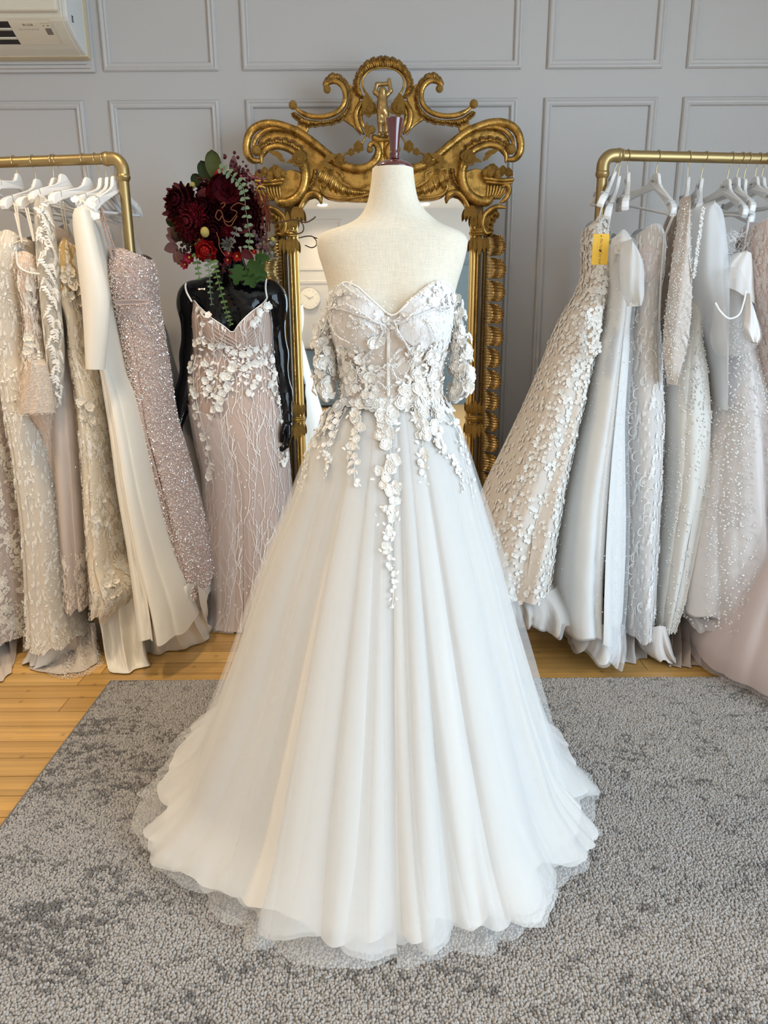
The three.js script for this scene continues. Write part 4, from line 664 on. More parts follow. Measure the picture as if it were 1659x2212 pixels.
  both('side_scroll', scroll([[148, 800], [120, 790], [108, 815], [118, 850], [140, 880], [160, 892]], taper(0.011), 0.032));
  both('side_scroll', scroll([[130, 920], [180, 915], [225, 935], [258, 975], [262, 1030], [240, 1065], [218, 1060]], taper(0.011), 0.03));
  ruff([[180, 925], [225, 945], [248, 985], [250, 1030], [235, 1060]], [[160, 960], [185, 990], [200, 1020], [200, 1060], [210, 1085]], 5, 0.01, 0.006, 0.3);
  both('basket_ledge', merge([scroll([[92, 762], [150, 765], [250, 752]], 0.009, 0.04), scroll([[96, 780], [150, 782], [240, 772]], 0.006, 0.036)]));
  const fruit = []; { const R = rng(3); for (let i = 0; i < 26; i++) fruit.push(ball(105 + R() * 150, 690 + R() * 62 - (i % 3) * 4, 0.009 + 0.008 * R(), 0.02 + 0.03 * R())); } for (const f of fruit) both('basket_fruit', f);
  for (const [cx, cy, r] of [[150, 712, 0.02], [205, 704, 0.022], [112, 728, 0.018], [178, 735, 0.018]]) both('basket_flower', rosette(cx, cy, r, 6, 0.05));
  const flutes = []; for (let i = 0; i < 7; i++) flutes.push(scroll([[120 + i * 18, 790], [135 + i * 16, 830], [165 + i * 12, 865]], 0.0055, 0.02, { seg: 10, rad: 8 })); both('basket_flute', merge(flutes));
  for (const [a, cx, cy, len] of [[1.3, 250, 620, 0.062], [0.9, 262, 655, 0.05], [1.9, 330, 640, 0.05], [-1.2, 480, 650, 0.07], [-2.1, 470, 655, 0.06], [0.3, 390, 800, 0.05]]) { const g = leafGeo(len, len * 0.36, 0.2, -0.25, 4, 12, 0.16); g.rotateZ(a); const p = mp(cx, cy, 0.045); both('carved_leaf', g.translate(p.x, p.y, p.z)); }
  both('carved_flower', rosette(345, 640, 0.034, 5, 0.055)); both('carved_flower', rosette(575, 645, 0.027)); both('carved_flower', rosette(682, 570, 0.025)); both('carved_flower', rosette(640, 600, 0.016));
  both('garland_cord', scroll([[560, 655], [600, 610], [650, 590], [690, 560], [715, 520], [740, 470], [730, 430]], 0.004, 0.035));
  ruff([[470, 690], [540, 720], [590, 770], [660, 800], [750, 810]], [[440, 760], [500, 810], [560, 835], [650, 845], [750, 840]], 9, 0.015, 0.004, 0.08);
  both('shell_edge', scroll([[555, 700], [585, 720], [590, 750], [625, 765], [650, 790], [690, 795], [745, 775]], 0.004, 0.03));
  both('lower_crest_scroll', scroll([[488, 778], [472, 776], [464, 798], [480, 830], [530, 852], [600, 858], [680, 850], [760, 832], [827, 828]], taper(0.013, 0.15, 9), 0.032));
  both('scroll_eye', ball(482, 784, 0.012, 0.038));
  both('corner_scroll', scroll([[462, 872], [455, 845], [425, 828], [390, 840], [358, 880], [340, 920], [332, 960]], taper(0.013, 0.3, 2), 0.03));
  ruff([[420, 690], [415, 730], [400, 770], [385, 790]], [[450, 690], [445, 740], [430, 780], [400, 810]], 4, 0.02, 0.005, 0.3);
  both('acanthus', merge([0, 1, 2, 3].map((i) => { const g = leafGeo(0.06, 0.02, 0.2, -0.3, 4, 8); g.rotateZ(Math.PI + (i - 1.5) * 0.16); const p = mp(318 + i * 10, 905, 0.035); return g.translate(p.x, p.y, p.z); })));
  // top: ring, C scrolls, plates, cherub
  both('crest_ring', scroll([[760, 300], [735, 270], [712, 235], [705, 190], [722, 150], [760, 122], [800, 112], [827, 110]], taper(0.0098, 0.5, 9), 0.03));
  ruff([[720, 285], [698, 240], [690, 190], [708, 142], [755, 108], [827, 98]], [[690, 275], [652, 245], [656, 175], [690, 105], [745, 55], [827, 36]], 8, 0.02, 0.007, 0.22);
  both('crest_plate', plate([[600, 190], [660, 215], [690, 285], [668, 335], [660, 400], [695, 488], [650, 440], [575, 378], [622, 320], [640, 250]], 0.012, 0.026), M.gold);
  both('crest_plate', plate([[330, 425], [395, 430], [375, 480], [325, 460]], 0.01, 0.024), M.gold);
  both('c_scroll', scroll([[502, 240], [492, 215], [512, 196], [550, 190], [585, 212], [605, 255], [602, 312], [570, 358], [515, 385], [450, 393], [390, 384], [340, 358], [310, 325]], taper(0.011, 0.2, 0.4), 0.032, { seg: 90 }));
  both('scroll_eye', ball(503, 238, 0.016, 0.038)); both('scroll_eye', ball(308, 328, 0.018, 0.038));
  ruff([[480, 215], [510, 185], [555, 176], [600, 205], [620, 255], [616, 320], [580, 372], [515, 402], [450, 408], [380, 398], [320, 360]], [[478, 195], [505, 150], [548, 135], [605, 172], [640, 245], [640, 325], [612, 385], [545, 425], [470, 435], [370, 442], [290, 370]], 15, 0.018, 0.006, 0.25);
  both('inner_scroll', scroll([[740, 305], [700, 318], [672, 360], [670, 410], [690, 465], [712, 490]], taper(0.012), 0.03)); both('inner_scroll', scroll([[725, 330], [700, 360], [698, 410], [715, 460]], taper(0.008), 0.032));
  both('scroll_eye', ball(757, 468, 0.017, 0.036)); both('carved_flower', rosette(742, 350, 0.036)); both('carved_leaf', (() => { const g = leafGeo(0.08, 0.03, 0.2, -0.3); g.rotateZ(2.9); const p = mp(735, 260, 0.04); return g.translate(p.x, p.y, p.z); })());
  both('carved_leaf', (() => { const g = leafGeo(0.06, 0.028, 0.2, -0.3); g.rotateZ(3.4); const p = mp(725, 440, 0.04); return g.translate(p.x, p.y, p.z); })());
  part('crest_foot', merge([scroll([[770, 510], [800, 520], [850, 520], [872, 510]], 0.013, 0.03), scroll([[812, 535], [812, 600], [820, 660]], 0.016, 0.02), scroll([[845, 535], [845, 600], [838, 660]], 0.016, 0.02)]), M.gold, mirrorThing);
  const q = (x, y, z = 0.055) => mp(x, y, z);
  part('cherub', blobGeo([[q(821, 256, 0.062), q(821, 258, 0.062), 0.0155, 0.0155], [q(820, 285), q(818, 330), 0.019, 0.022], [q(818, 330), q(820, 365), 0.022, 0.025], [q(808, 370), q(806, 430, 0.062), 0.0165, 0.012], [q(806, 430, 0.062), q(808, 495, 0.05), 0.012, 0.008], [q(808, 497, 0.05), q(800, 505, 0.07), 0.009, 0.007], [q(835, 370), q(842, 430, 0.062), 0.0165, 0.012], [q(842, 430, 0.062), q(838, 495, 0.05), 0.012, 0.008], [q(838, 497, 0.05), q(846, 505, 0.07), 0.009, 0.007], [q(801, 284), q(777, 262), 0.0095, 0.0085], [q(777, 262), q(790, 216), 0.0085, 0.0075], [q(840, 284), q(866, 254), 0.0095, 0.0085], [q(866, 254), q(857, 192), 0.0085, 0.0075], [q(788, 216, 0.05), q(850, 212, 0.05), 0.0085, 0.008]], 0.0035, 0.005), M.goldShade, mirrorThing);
}
// ---------- glossy black mannequin with the blush gown and the flower head ----------
const BZ = 3.15;
const bp = (px, py, dz = 0) => { const p = at(px, py, BZ); p.z += dz; return p; };
const bBase = V(bp(505, 800).x, 0, -BZ);
const mann = thing('mannequin', 'glossy black headless mannequin wearing the blush gown, flowers in place of its head', 'mannequin', bBase);
{
  const R = (px) => px * 2.87 / FOCAL;
  const body = [
    [bp(500, 560), bp(502, 600), R(26), R(30)], [bp(500, 600), bp(503, 628), R(32), R(48)], [bp(470, 636), bp(535, 636), R(32), R(32)],
    [bp(424, 640), bp(470, 632), R(30), R(32)], [bp(535, 632), bp(578, 638), R(32), R(30)], [bp(418, 646, -0.01), bp(415, 660, -0.01), R(31), R(31)], [bp(583, 645, -0.01), bp(586, 660, -0.01), R(31), R(30)],
    [bp(470, 660), bp(472, 760), R(46), R(42)], [bp(533, 660), bp(533, 760), R(45), R(42)], [bp(470, 700, 0.05), bp(470, 705, 0.05), R(33), R(33)], [bp(538, 700, 0.05), bp(538, 705, 0.05), R(31), R(31)],
    [bp(505, 760), bp(508, 850), R(62), R(66)], [bp(480, 850), bp(485, 960), R(52), R(50)], [bp(545, 850), bp(550, 960), R(52), R(50)],
    // arms
    [bp(414, 655, -0.02), bp(409, 770, -0.03), R(27), R(21)], [bp(409, 770, -0.03), bp(402, 850, 0.0), R(21), R(20)], [bp(402, 850, 0.0), bp(391, 915, 0.05), R(20), R(11.5)],
    [bp(588, 655, -0.02), bp(598, 765, -0.03), R(26), R(20)], [bp(598, 765, -0.03), bp(612, 850, 0.0), R(20), R(17)], [bp(612, 850, 0.0), bp(624, 898, 0.04), R(17), R(11.5)],
  ];
  const hand = (w, fwd, flip) => { // wrist point -> relaxed curled hand hanging down, knuckles outward
    const P = (x, y, z) => V(w.x + flip * x, w.y + y, w.z + z), b = [];
    b.push([P(0, 0.01, 0), P(0.0, -0.03, 0.006), 0.020, 0.021], [P(-0.004, -0.035, 0.022), P(-0.004, -0.078, 0.026), 0.015, 0.014], [P(0.0, -0.035, -0.012), P(0.0, -0.078, -0.012), 0.016, 0.014]);
    const f = [[0.034, 0.0125, 1.0], [0.015, 0.0125, 1.1], [-0.004, 0.012, 1.04], [-0.022, 0.0105, 0.85]];
    for (const [z, r, L] of f) { const k0 = P(-0.004, -0.084, z), k1 = P(0.006, -0.084 - 0.036 * L, z + 0.002), k2 = P(0.026, -0.084 - 0.052 * L, z + 0.002), k3 = P(0.036, -0.084 - 0.046 * L, z + 0.001); b.push([k0, k1, r * 0.82, r * 0.76], [k1, k2, r * 0.76, r * 0.7], [k2, k3, r * 0.7, r * 0.58]); }
    b.push([P(0.01, -0.03, 0.03), P(0.02, -0.065, 0.046), 0.0115, 0.0105], [P(0.02, -0.065, 0.046), P(0.026, -0.098, 0.044), 0.0105, 0.0085]);
    return blobGeo(b, 0.003, 0.005);
  };
  const g = blobGeo(body, 0.0105, 0.035, 1.12), hl = hand(bp(391, 915, 0.05), 1, 1), hr = hand(bp(624, 898, 0.04), 1, -1);
  part('body', merge([g, hl, hr]), M.black, mann);
  part('stand_pole', new THREE.CylinderGeometry(0.013, 0.013, 0.85, 12).translate(bBase.x, 0.43, -BZ), M.steel, mann);
  part('stand_base', lathe([[0, 0.014], [0.17, 0.01], [0.175, 0.002], [0, 0.002]], 32).translate(bBase.x, 0, -BZ), M.steel, mann);
}
// --- blush gown ---
const blush = thing('blush_gown', 'blush V-neck gown with thin straps, white petals and branching vine lace, on the black mannequin', 'wedding gown', bBase.clone());
{
  const rows = [[640, 424, 584, .10, .07], [690, 424, 583, .135, .075], [730, 426, 583, .12, .08], [765, 427, 585, .105, .085], [790, 420, 588, .105, .09], [830, 416, 598, .115, .10], [870, 419, 604, .125, .12], [920, 427, 610, .13, .135], [970, 438, 616, .135, .135], [1025, 450, 620, .135, .13], [1100, 455, 622, .14, .13], [1175, 451, 628, .15, .14], [1250, 446, 636, .165, .16], [1310, 438, 648, .19, .2], [1345, 430, 660, .2, .24]].map(([y, l, r, f, b]) => { const a = bp(l, y), c = bp(r, y); return [(a.y + c.y) / 2, (a.x + c.x) / 2, (c.x - a.x) / 2, f, b]; }).reverse();
  rows[0][0] = 0.012;
  const C = curve1(rows.map((r) => [r[0], r[1]])), Wd = curve1(rows.map((r) => [r[0], r[2]])), Fr = curve1(rows.map((r) => [r[0], r[3]])), Bk = curve1(rows.map((r) => [r[0], r[4]]));
  const fold = foldSet(91, 15), hipH = bp(505, 900).y, bl = bp(468, 705), br = bp(542, 705);
  const neck = curve1([[424, 652], [428, 648], [450, 664], [480, 688], [500, 703], [516, 716], [530, 700], [550, 676], [570, 655], [578, 642], [585, 650]]);
  const topOf = (a) => { const s = Math.sin(a); if (s < 0) return bp(505, 690).y; return bp(505, neck(504 + Math.cos(a) * 80), 0.10).y; };
  const surf = (a, h, off = 0) => { const c = Math.cos(a), s = Math.sin(a), t = clamp((hipH - h) / hipH, 0, 1), k = 1 + 0.16 * Math.pow(t, 1.1) * fold(a + 0.15 * t); let z = -BZ + Math.sign(s) * Math.pow(Math.abs(s), 0.9) * ((s > 0 ? Fr(h) : Bk(h)) + off) * k; const x = C(h) + (Wd(h) + off) * c * (1 + (k - 1) * 0.6); if (s > 0) for (const b of [bl, br]) { const dx = (x - b.x) / 0.055, dy = (h - b.y) / 0.07; z += 0.022 * Math.exp(-dx * dx - dy * dy) * s; } return V(x, h, z); };
  const skin = (off, u0 = 0, u1 = 1, v0 = 0, v1 = 1, nu = 200, nv = 120) => grid(nu, nv, (u, v) => { const a = -lerp(u0, u1, u) * TAU + Math.PI / 2, top = topOf(a); return surf(a, lerp(0.012, top, lerp(v0, v1, v)), off); }, { closed: u0 === 0 && u1 === 1, us: 1.2, vs: 1.5 });
  const g = skin(0.012); part('gown_lining', g.clone(), cloth(rgb(0.56, 0.43, 0.37), { roughness: 0.6, bumpMap: rep(crinkle, 0.2), bumpScale: 0.001 }), blush);
  part('tulle_overlay', skin(0.015, 0, 1, 0, 0.66), sheer(rgb(0.74, 0.64, 0.6), 0.22), blush);
  part('vine_lace', skin(0.018), lace('vine', 0.55, rgb(0.90, 0.86, 0.83), 1), blush);
  const bvh = bvhOf(g), R = rng(19);
  // crossed pleats over the bust
  for (let i = 0; i < 9; i++) { for (const s of [0, 1]) { const a = s ? [[568 - i * 2, 660 + i * 13], [545 - i * 1, 700 + i * 9], [516, 728 + i * 7]] : [[428 + i * 2, 658 + i * 13], [468, 700 + i * 9], [524, 738 + i * 6]]; if (i < 7) { const d = drape(bvh, a, 0.003); if (d.length > 2) part('pleat', tube(d, 0.0028, { seg: 16, rad: 6 }), cloth(rgb(0.58, 0.45, 0.39)), blush); } } }
  for (const [p, q] of [[[427, 652], [405, 612]], [[578, 645], [577, 604]]]) { const h = hit(bvh, p[0], p[1] + 3) ?? { p: bp(p[0], p[1], 0.1) }, m = bp(q[0], q[1] + 1, 0.02), e = bp(q[0] + (q[0] < 500 ? 3 : -3), q[1] + 4, -0.06); const mid = h.p.clone().lerp(m, 0.5); mid.z += 0.035; part('strap', tube([h.p, mid, m, e], 0.0038, { seg: 24, rad: 6 }), M.applique, blush); }
  const edge = []; for (let i = 0; i <= 50; i++) { const a = lerp(0.08, Math.PI - 0.08, i / 50); edge.push(surf(a, topOf(a), 0.014)); } part('neckline_edge', tube(edge, 0.0025, { seg: 100, rad: 6 }), M.applique, blush);
  const kinds = [flowerGeo(5, 0.5, 11, { cup: 0.25, wid: 0.95 }), flowerGeo(4, 0.5, 12, { cup: 0.4, wid: 0.9 }), flowerGeo(5, 0.5, 13, { cup: 0.2, rows: 2 })], leafm = [], bud = leafGeo(1, 0.42, 0.2, 0.1, 3, 5);
  const fl = (x, y, s) => { const h = hit(bvh, x, y); if (h) stick('petal_flower', kinds[(R() * 3) | 0], M.applique, blush, basis(h.p.addScaledVector(h.n, 0.01), h.n.add(V(R() - 0.5, R() - 0.5, R() - 0.5).multiplyScalar(0.6)), R() * 6, s)); };
  const lf = (x, y, s) => { const h = hit(bvh, x, y); if (h) leafm.push(basis(h.p.addScaledVector(h.n, 0.008), h.n.add(V(R() - 0.5, R() - 0.5, R() - 0.5).multiplyScalar(0.7)), R() * 6, s)); };
  const along = (pts, n, s, w) => { const c = new THREE.CatmullRomCurve3(pts.map(([x, y]) => V(x, y, 0))); for (let i = 0; i < n; i++) { const q = c.getPoint((i + R() * 0.5) / n); fl(q.x + (R() - 0.5) * w, q.y + (R() - 0.5) * w, s * 0.9 * (0.7 + 0.6 * R())); lf(q.x + (R() - 0.5) * w * 2, q.y + (R() - 0.5) * w * 2, 0.022); lf(q.x + (R() - 0.5) * w * 2, q.y + (R() - 0.5) * w * 2, 0.018); } const d = drape(bvh, c.getPoints(20).map((q) => [q.x, q.y]), 0.006); if (d.length > 2) part('stem_cord', tube(d, 0.0014, { seg: 40, rad: 5 }), M.applique, blush); };
  along([[434, 670], [455, 682], [478, 697], [500, 714]], 12, 0.03, 8); along([[577, 656], [564, 670], [550, 688], [538, 706]], 11, 0.032, 9);
  along([[430, 738], [455, 742], [480, 745], [500, 752], [525, 765], [550, 760], [575, 750]], 13, 0.034, 14); along([[585, 775], [560, 780], [535, 790], [505, 795], [490, 815], [488, 840], [480, 862], [468, 885], [458, 905]], 18, 0.04, 10);
  along([[445, 780], [455, 800], [452, 825], [455, 845], [470, 850]], 8, 0.036, 14); along([[425, 770], [420, 800], [422, 840], [430, 880], [440, 920], [448, 950], [452, 985], [458, 1010], [462, 1045]], 17, 0.038, 10);
  along([[590, 790], [582, 815], [592, 850], [602, 880], [606, 920]], 9, 0.034, 12); along([[555, 815], [545, 835], [532, 855]], 4, 0.03, 8); along([[608, 960], [612, 990], [610, 1010]], 4, 0.034, 8); along([[440, 700], [436, 720], [440, 745]], 3, 0.03, 8);
  for (let i = 0; i < 130; i++) lf(425 + R() * 170, 740 + R() * 110, 0.016 + 0.01 * R());
  stuff('lace_leaf', bud, M.applique, blush, leafm);
  // soft tulle fold down the right front
  part('tulle_overlay', skin(0.03, 0.82, 0.98, 0, 0.7, 60, 60), sheer(rgb(0.8, 0.74, 0.74), 0.3), blush);
}
// --- flower arrangement ---
const FZ = 3.13, fp = (px, py, dz = 0) => { const p = at(px, py, FZ); p.z += dz; return p; };
const bouquet = thing('flower_arrangement', 'deep red rose, dahlia, berry and eucalyptus arrangement on the neck of the black mannequin', 'flower arrangement', fp(478, 560));
{
  const mat = (r, g, b, o = {}) => phy({ color: rgb(r * 0.8, g * 0.7, b * 0.7), roughness: 0.75, specularIntensity: 0.4, ...o });
  const F = { rose: mat(0.085, 0.003, 0.008, { roughness: 1, specularIntensity: 0.1 }), dahlia: mat(0.12, 0.006, 0.012), dark: mat(0.045, 0.004, 0.008, { roughness: 1, specularIntensity: 0.15 }), red: mat(0.34, 0.008, 0.008), crimson: mat(0.2, 0.006, 0.02), pink: mat(0.32, 0.02, 0.05), berry: mat(0.075, 0.008, 0.014, { roughness: 0.35 }), berryPink: mat(0.3, 0.08, 0.1), leaf: mat(0.07, 0.1, 0.03), leafDark: mat(0.025, 0.045, 0.015), leafGreen: mat(0.025, 0.075, 0.015), euc: mat(0.17, 0.27, 0.17), eucGreen: mat(0.12, 0.24, 0.08), mauve: mat(0.16, 0.09, 0.1), burg: mat(0.08, 0.012, 0.018), bud: mat(0.42, 0.4, 0.12), vine: mat(0.2, 0.09, 0.04), ama: mat(0.13, 0.03, 0.012), grey: mat(0.2, 0.22, 0.19), brown: mat(0.07, 0.045, 0.03), yellow: mat(0.6, 0.4, 0.05), wood: mat(0.1, 0.06, 0.035) };
  const S = 2.8 / FOCAL, R = rng(61);
  part('foam_core', new THREE.IcosahedronGeometry(0.105, 2).scale(1.05, 1.05, 0.6).translate(...fp(482, 478, -0.03).toArray()), F.brown, bouquet);
  const put = (name, g, m, px, py, dz, nx = 0, ny = 0, spin = 0, s = 1) => { const p = fp(px, py, dz); return stick(name, g, m, bouquet, basis(p, V(nx, ny, 1), spin, s)); };
  const roseG = (() => { const L = []; for (let k = 0; k < 6; k++) for (let i = 0; i < 3 + (k > 2); i++) { const r0 = 0.1 + k * 0.15, g = grid(6, 6, (u, v) => { const s = u * 2 - 1, a = s * (0.95 - 0.05 * k), rr = r0 * (1 + 0.3 * v * v) ; return [Math.sin(a) * rr, -Math.cos(a) * rr, 0.5 * v * (1 - 0.09 * k) - 0.16 * s * s * v - 0.04 * k + (v > 0.85 ? -0.03 : 0)]; }); g.rotateZ(TAU * i / (3 + (k > 2)) + k * 1.1); L.push(g); } return merge(L); })();
  const dahliaG = (n, rows, wid, cup) => { const L = []; for (let k = 0; k < rows; k++) for (let i = 0; i < n; i++) { const l = 1 - 0.11 * k, g = petal(l, wid, cup * 0.3, -0.5, 3, 4); g.rotateX((0.05 + cup * k / rows) * 1.25); g.rotateZ(TAU * (i + 0.5 * (k % 2)) / n + 0.2 * Math.sin(i * 7 + k)); g.translate(0, 0, 0.05 + 0.085 * k); L.push(g); } return merge(L); };
  const dG = dahliaG(15, 6, 0.32, 1.1), dG2 = dahliaG(18, 7, 0.2, 1.2), ran = dahliaG(8, 5, 0.75, 1.3), small = flowerGeo(7, 1, 31, { rows: 2, cup: 0.5, bead: 0 });
  put('rose', roseG, F.rose, 502, 423, 0.09, 0.1, 0.1, 0.3, 38 * S); put('rose_petals', dahliaG(6, 2, 1.0, 0.5), F.dark, 502, 425, 0.07, 0.1, 0.1, 0.9, 46 * S);
  put('dahlia', dG, F.dark, 412, 448, 0.06, -0.5, 0.2, 0, 46 * S); put('dahlia', dG, F.dahlia, 432, 482, 0.08, -0.25, -0.15, 1, 48 * S); put('dahlia', dG2, F.crimson, 443, 473, 0.12, -0.15, -0.1, 2, 27 * S); put('dahlia', dG, F.dark, 475, 500, 0.07, 0, -0.2, 2, 40 * S); put('dahlia', dG, F.crimson, 470, 432, 0.05, 0, 0.3, 0.5, 30 * S);
  put('dahlia', dG, F.dark, 540, 470, 0.05, 0.3, 0, 0.5, 42 * S); put('dahlia', dG, F.crimson, 500, 505, 0.09, 0.1, -0.3, 0.2, 18 * S);
  put('ranunculus', ran, F.red, 463, 545, 0.12, -0.05, -0.25, 0.2, 27 * S); put('ranunculus', ran, F.red, 478, 515, 0.08, 0.2, 0, 0.2, 15 * S);
  for (const [x, y, r, m] of [[424, 561, 13, F.pink], [414, 575, 10, F.pink], [505, 552, 10, F.pink], [503, 566, 10, F.crimson], [522, 558, 11, F.red], [558, 548, 6, F.red]]) { put('small_flower', small, m, x, y, 0.1, (x - 480) * 0.004, -0.3, x, r * S); put('flower_eye', new THREE.IcosahedronGeometry(0.25, 1), F.yellow, x, y, 0.1 + r * S * 0.35, 0, 0, 0, r * S); }
  for (const [x, y, r, d] of [[455, 455, 36, 0.05], [490, 462, 36, 0.06], [528, 440, 34, 0.03], [522, 492, 34, 0.05], [446, 512, 34, 0.05], [500, 528, 30, 0.05], [420, 512, 26, 0.03], [540, 522, 28, 0.04], [478, 540, 30, 0.04], [440, 540, 24, 0.03], [455, 420, 28, 0.02], [552, 500, 24, 0.03]]) put('dahlia', dG, F.dark, x, y, d, (x - 480) * 0.006, (480 - y) * 0.005, x, r * S);
  const leaf = (name, m, px, py, ang, len, wid, dz = 0.02, lobes = 0, bend = 0.15) => { const g = name === 'magnolia_leaf' ? petal(len * S, wid * S, 0.1, -0.25, 6, 10, 0.1) : leafGeo(len * S, wid * S, bend, 0.2, 6, 16, lobes); g.rotateZ(ang); return part(name, g.translate(...fp(px, py, dz).toArray()), m, bouquet); };
  leaf('magnolia_leaf', F.leaf, 470, 398, 0.05, 66, 36, 0.03); leaf('magnolia_leaf', F.leafDark, 456, 402, 0.3, 52, 30, 0.02); leaf('magnolia_leaf', F.leafDark, 442, 412, 0.6, 40, 26, 0.01); leaf('magnolia_leaf', F.leaf, 408, 492, 1.25, 46, 26, 0.04); leaf('red_leaf', F.red, 478, 400, -0.25, 34, 26, 0.035);
  for (const [x, y, a, l] of [[415, 440, 1.2, 46], [420, 430, 0.9, 44], [405, 455, 1.5, 42], [402, 462, 1.7, 44], [418, 448, 1.35, 58], [412, 470, 1.75, 46], [408, 436, 1.05, 44]]) leaf('maple_leaf', F.burg, x, y, a, l, 20, 0.06, 0.18);
  for (const [x, y, a, l] of [[398, 515, 1.0, 34], [392, 535, 1.8, 32], [400, 545, 2.5, 30], [395, 520, 1.3, 30], [425, 540, -1.6, 22], [412, 555, 2.2, 30]]) leaf('smoke_leaf', F.mauve, x, y, a, l, 24, 0.05);
  leaf('burgundy_leaf', F.burg, 520, 505, -1.3, 44, 20, 0.09); leaf('burgundy_leaf', F.burg, 512, 398, -0.4, 30, 16, 0.04); leaf('burgundy_leaf', F.mauve, 508, 385, -0.1, 44, 18, 0.03); leaf('burgundy_leaf', F.burg, 530, 545, -2.2, 34, 20, 0.08);
  for (const [x, y, a, l, w] of [[545, 570, -2.2, 52, 44], [540, 585, -2.7, 44, 46], [528, 575, 2.9, 46, 40], [560, 560, -1.7, 34, 30], [545, 590, -2.0, 44, 34]]) leaf('ivy_leaf', F.leafGreen, x, y, a, l, w * 0.8, 0.1, 0.34);
  for (let i = 0; i < 10; i++) leaf('filler_leaf', i % 2 ? F.leafDark : F.burg, 440 + R() * 90, 420 + R() * 140, R() * 6, 30, 18, 0.04 + 0.05 * R());
  const sprig = (pts, m, size0, size1, n, dz = 0.13) => { const c = new THREE.CatmullRomCurve3(pts.map(([x, y]) => fp(x, y, dz))), t = c.getPoint(0).clone(); const st = part('eucalyptus_stem', tube(pts.map(([x, y]) => fp(x, y, dz)), 0.0016, { seg: 30, rad: 5 }), m, bouquet);
    for (let i = 0; i <= n; i++) { const q = c.getPoint(i / n), tg = c.getTangent(i / n), s = lerp(size0, size1, i / n) * S; for (const k of [-1, 1]) { const g = leafGeo(s * (0.58 + 0.25 * R()), s * 0.52, 0.1, 0.1, 4, 6); const a = Math.atan2(-tg.x, tg.y) + k * (1.1 + 0.3 * R()); g.rotateY((R() - 0.5) * 1.6); g.rotateZ(a); part('eucalyptus_leaf', g.translate(q.x, q.y, q.z + (R() - 0.5) * 0.01), m, st); } } };
  sprig([[490, 378], [505, 385], [520, 398], [535, 412], [541, 430], [543, 460], [548, 490], [552, 520], [549, 540]], F.euc, 17, 16, 13); sprig([[466, 556], [467, 580], [470, 605], [471, 630], [474, 658]], F.euc, 14, 8, 9, 0.14); sprig([[478, 570], [484, 595], [491, 622], [500, 655], [507, 680], [514, 700]], F.eucGreen, 14, 9, 12, 0.145); sprig([[440, 555], [442, 575], [444, 590], [446, 605]], F.eucGreen, 16, 9, 4, 0.12); sprig([[440, 520], [436, 530], [446, 512], [430, 508]], F.bud, 12, 10, 3, 0.1); sprig([[525, 500], [520, 515], [512, 530], [505, 545]], F.grey, 16, 10, 4, 0.12);
  put('succulent', dahliaG(10, 4, 0.28, 1.2), F.grey, 506, 533, 0.13, 0.1, -0.3, 0, 17 * S);
  const spray = (pts, m, n, w, r, dz = 0.07) => { const c = new THREE.CatmullRomCurve3(pts.map(([x, y]) => fp(x, y, dz))); const L = []; for (let i = 0; i < n; i++) { const q = c.getPoint(R()); L.push(new THREE.SphereGeometry(r * S * (0.7 + 0.6 * R()), 8, 6).translate(q.x + (R() - 0.5) * w * S, q.y + (R() - 0.5) * w * S, q.z + (R() - 0.5) * w * S)); } const st = part('berry_stem', tube(c.getPoints(8), 0.0014, { seg: 16, rad: 5 }), F.wood, bouquet); for (const b of L) part('berry', b, m, st); };
  spray([[505, 352], [520, 370], [535, 385]], F.berry, 26, 34, 3.2, 0.06); spray([[520, 368], [540, 375], [555, 395]], F.berry, 26, 34, 3, 0.06); spray([[530, 385], [548, 395], [565, 402]], F.berryPink, 14, 26, 3.4, 0.07); spray([[552, 405], [555, 430], [552, 455]], F.berry, 30, 26, 2.8, 0.06); spray([[562, 505], [572, 525], [570, 550]], F.mauve, 34, 30, 4, 0.06); spray([[575, 520], [585, 540], [575, 560]], F.grey, 18, 26, 4, 0.05); spray([[480, 570], [495, 580], [505, 585]], F.berry, 22, 26, 2.8, 0.1); spray([[405, 520], [415, 535], [425, 540]], F.brown, 30, 34, 3.4, 0.07); spray([[440, 395], [450, 405], [460, 408]], F.berry, 16, 26, 3, 0.05);
  for (const [x, y, r] of [[403, 410, 6], [423, 405, 6], [464, 512, 9.5], [419, 527, 4], [593, 520, 5]]) put('bud', new THREE.IcosahedronGeometry(1, 2).scale(1, 1.15, 1), F.bud, x, y, 0.12 * (r > 8) + 0.05, 0, 0, 0, r * S);
  for (const pts of [[[403, 414], [410, 424], [420, 432]], [[423, 410], [424, 420], [428, 432]]]) part('bud_stem', tube(pts.map(([x, y]) => fp(x, y, 0.05)), 0.0018, { seg: 8, rad: 5 }), F.wood, bouquet);
  part('pod', new THREE.IcosahedronGeometry(17 * S, 2).scale(1, 1, 0.7).translate(...fp(394, 508, 0.06).toArray()), F.brown, bouquet);
  for (const pts of [[[546, 456], [530, 452], [514, 462], [528, 470], [520, 480], [512, 490], [500, 485], [496, 470], [488, 465], [483, 478], [492, 487], [498, 478]], [[498, 462], [504, 456], [500, 450], [494, 452]], [[500, 488], [506, 496], [516, 498], [522, 488], [528, 478]], [[486, 512], [490, 525], [492, 540], [498, 552], [504, 560]], [[400, 548], [402, 562], [410, 572], [418, 580]]]) part('vine_tendril', tube(pts.map(([x, y]) => fp(x, y, 0.15 + 0.01 * Math.sin(x))), 0.0019, { seg: 60, rad: 5 }), F.vine, bouquet);
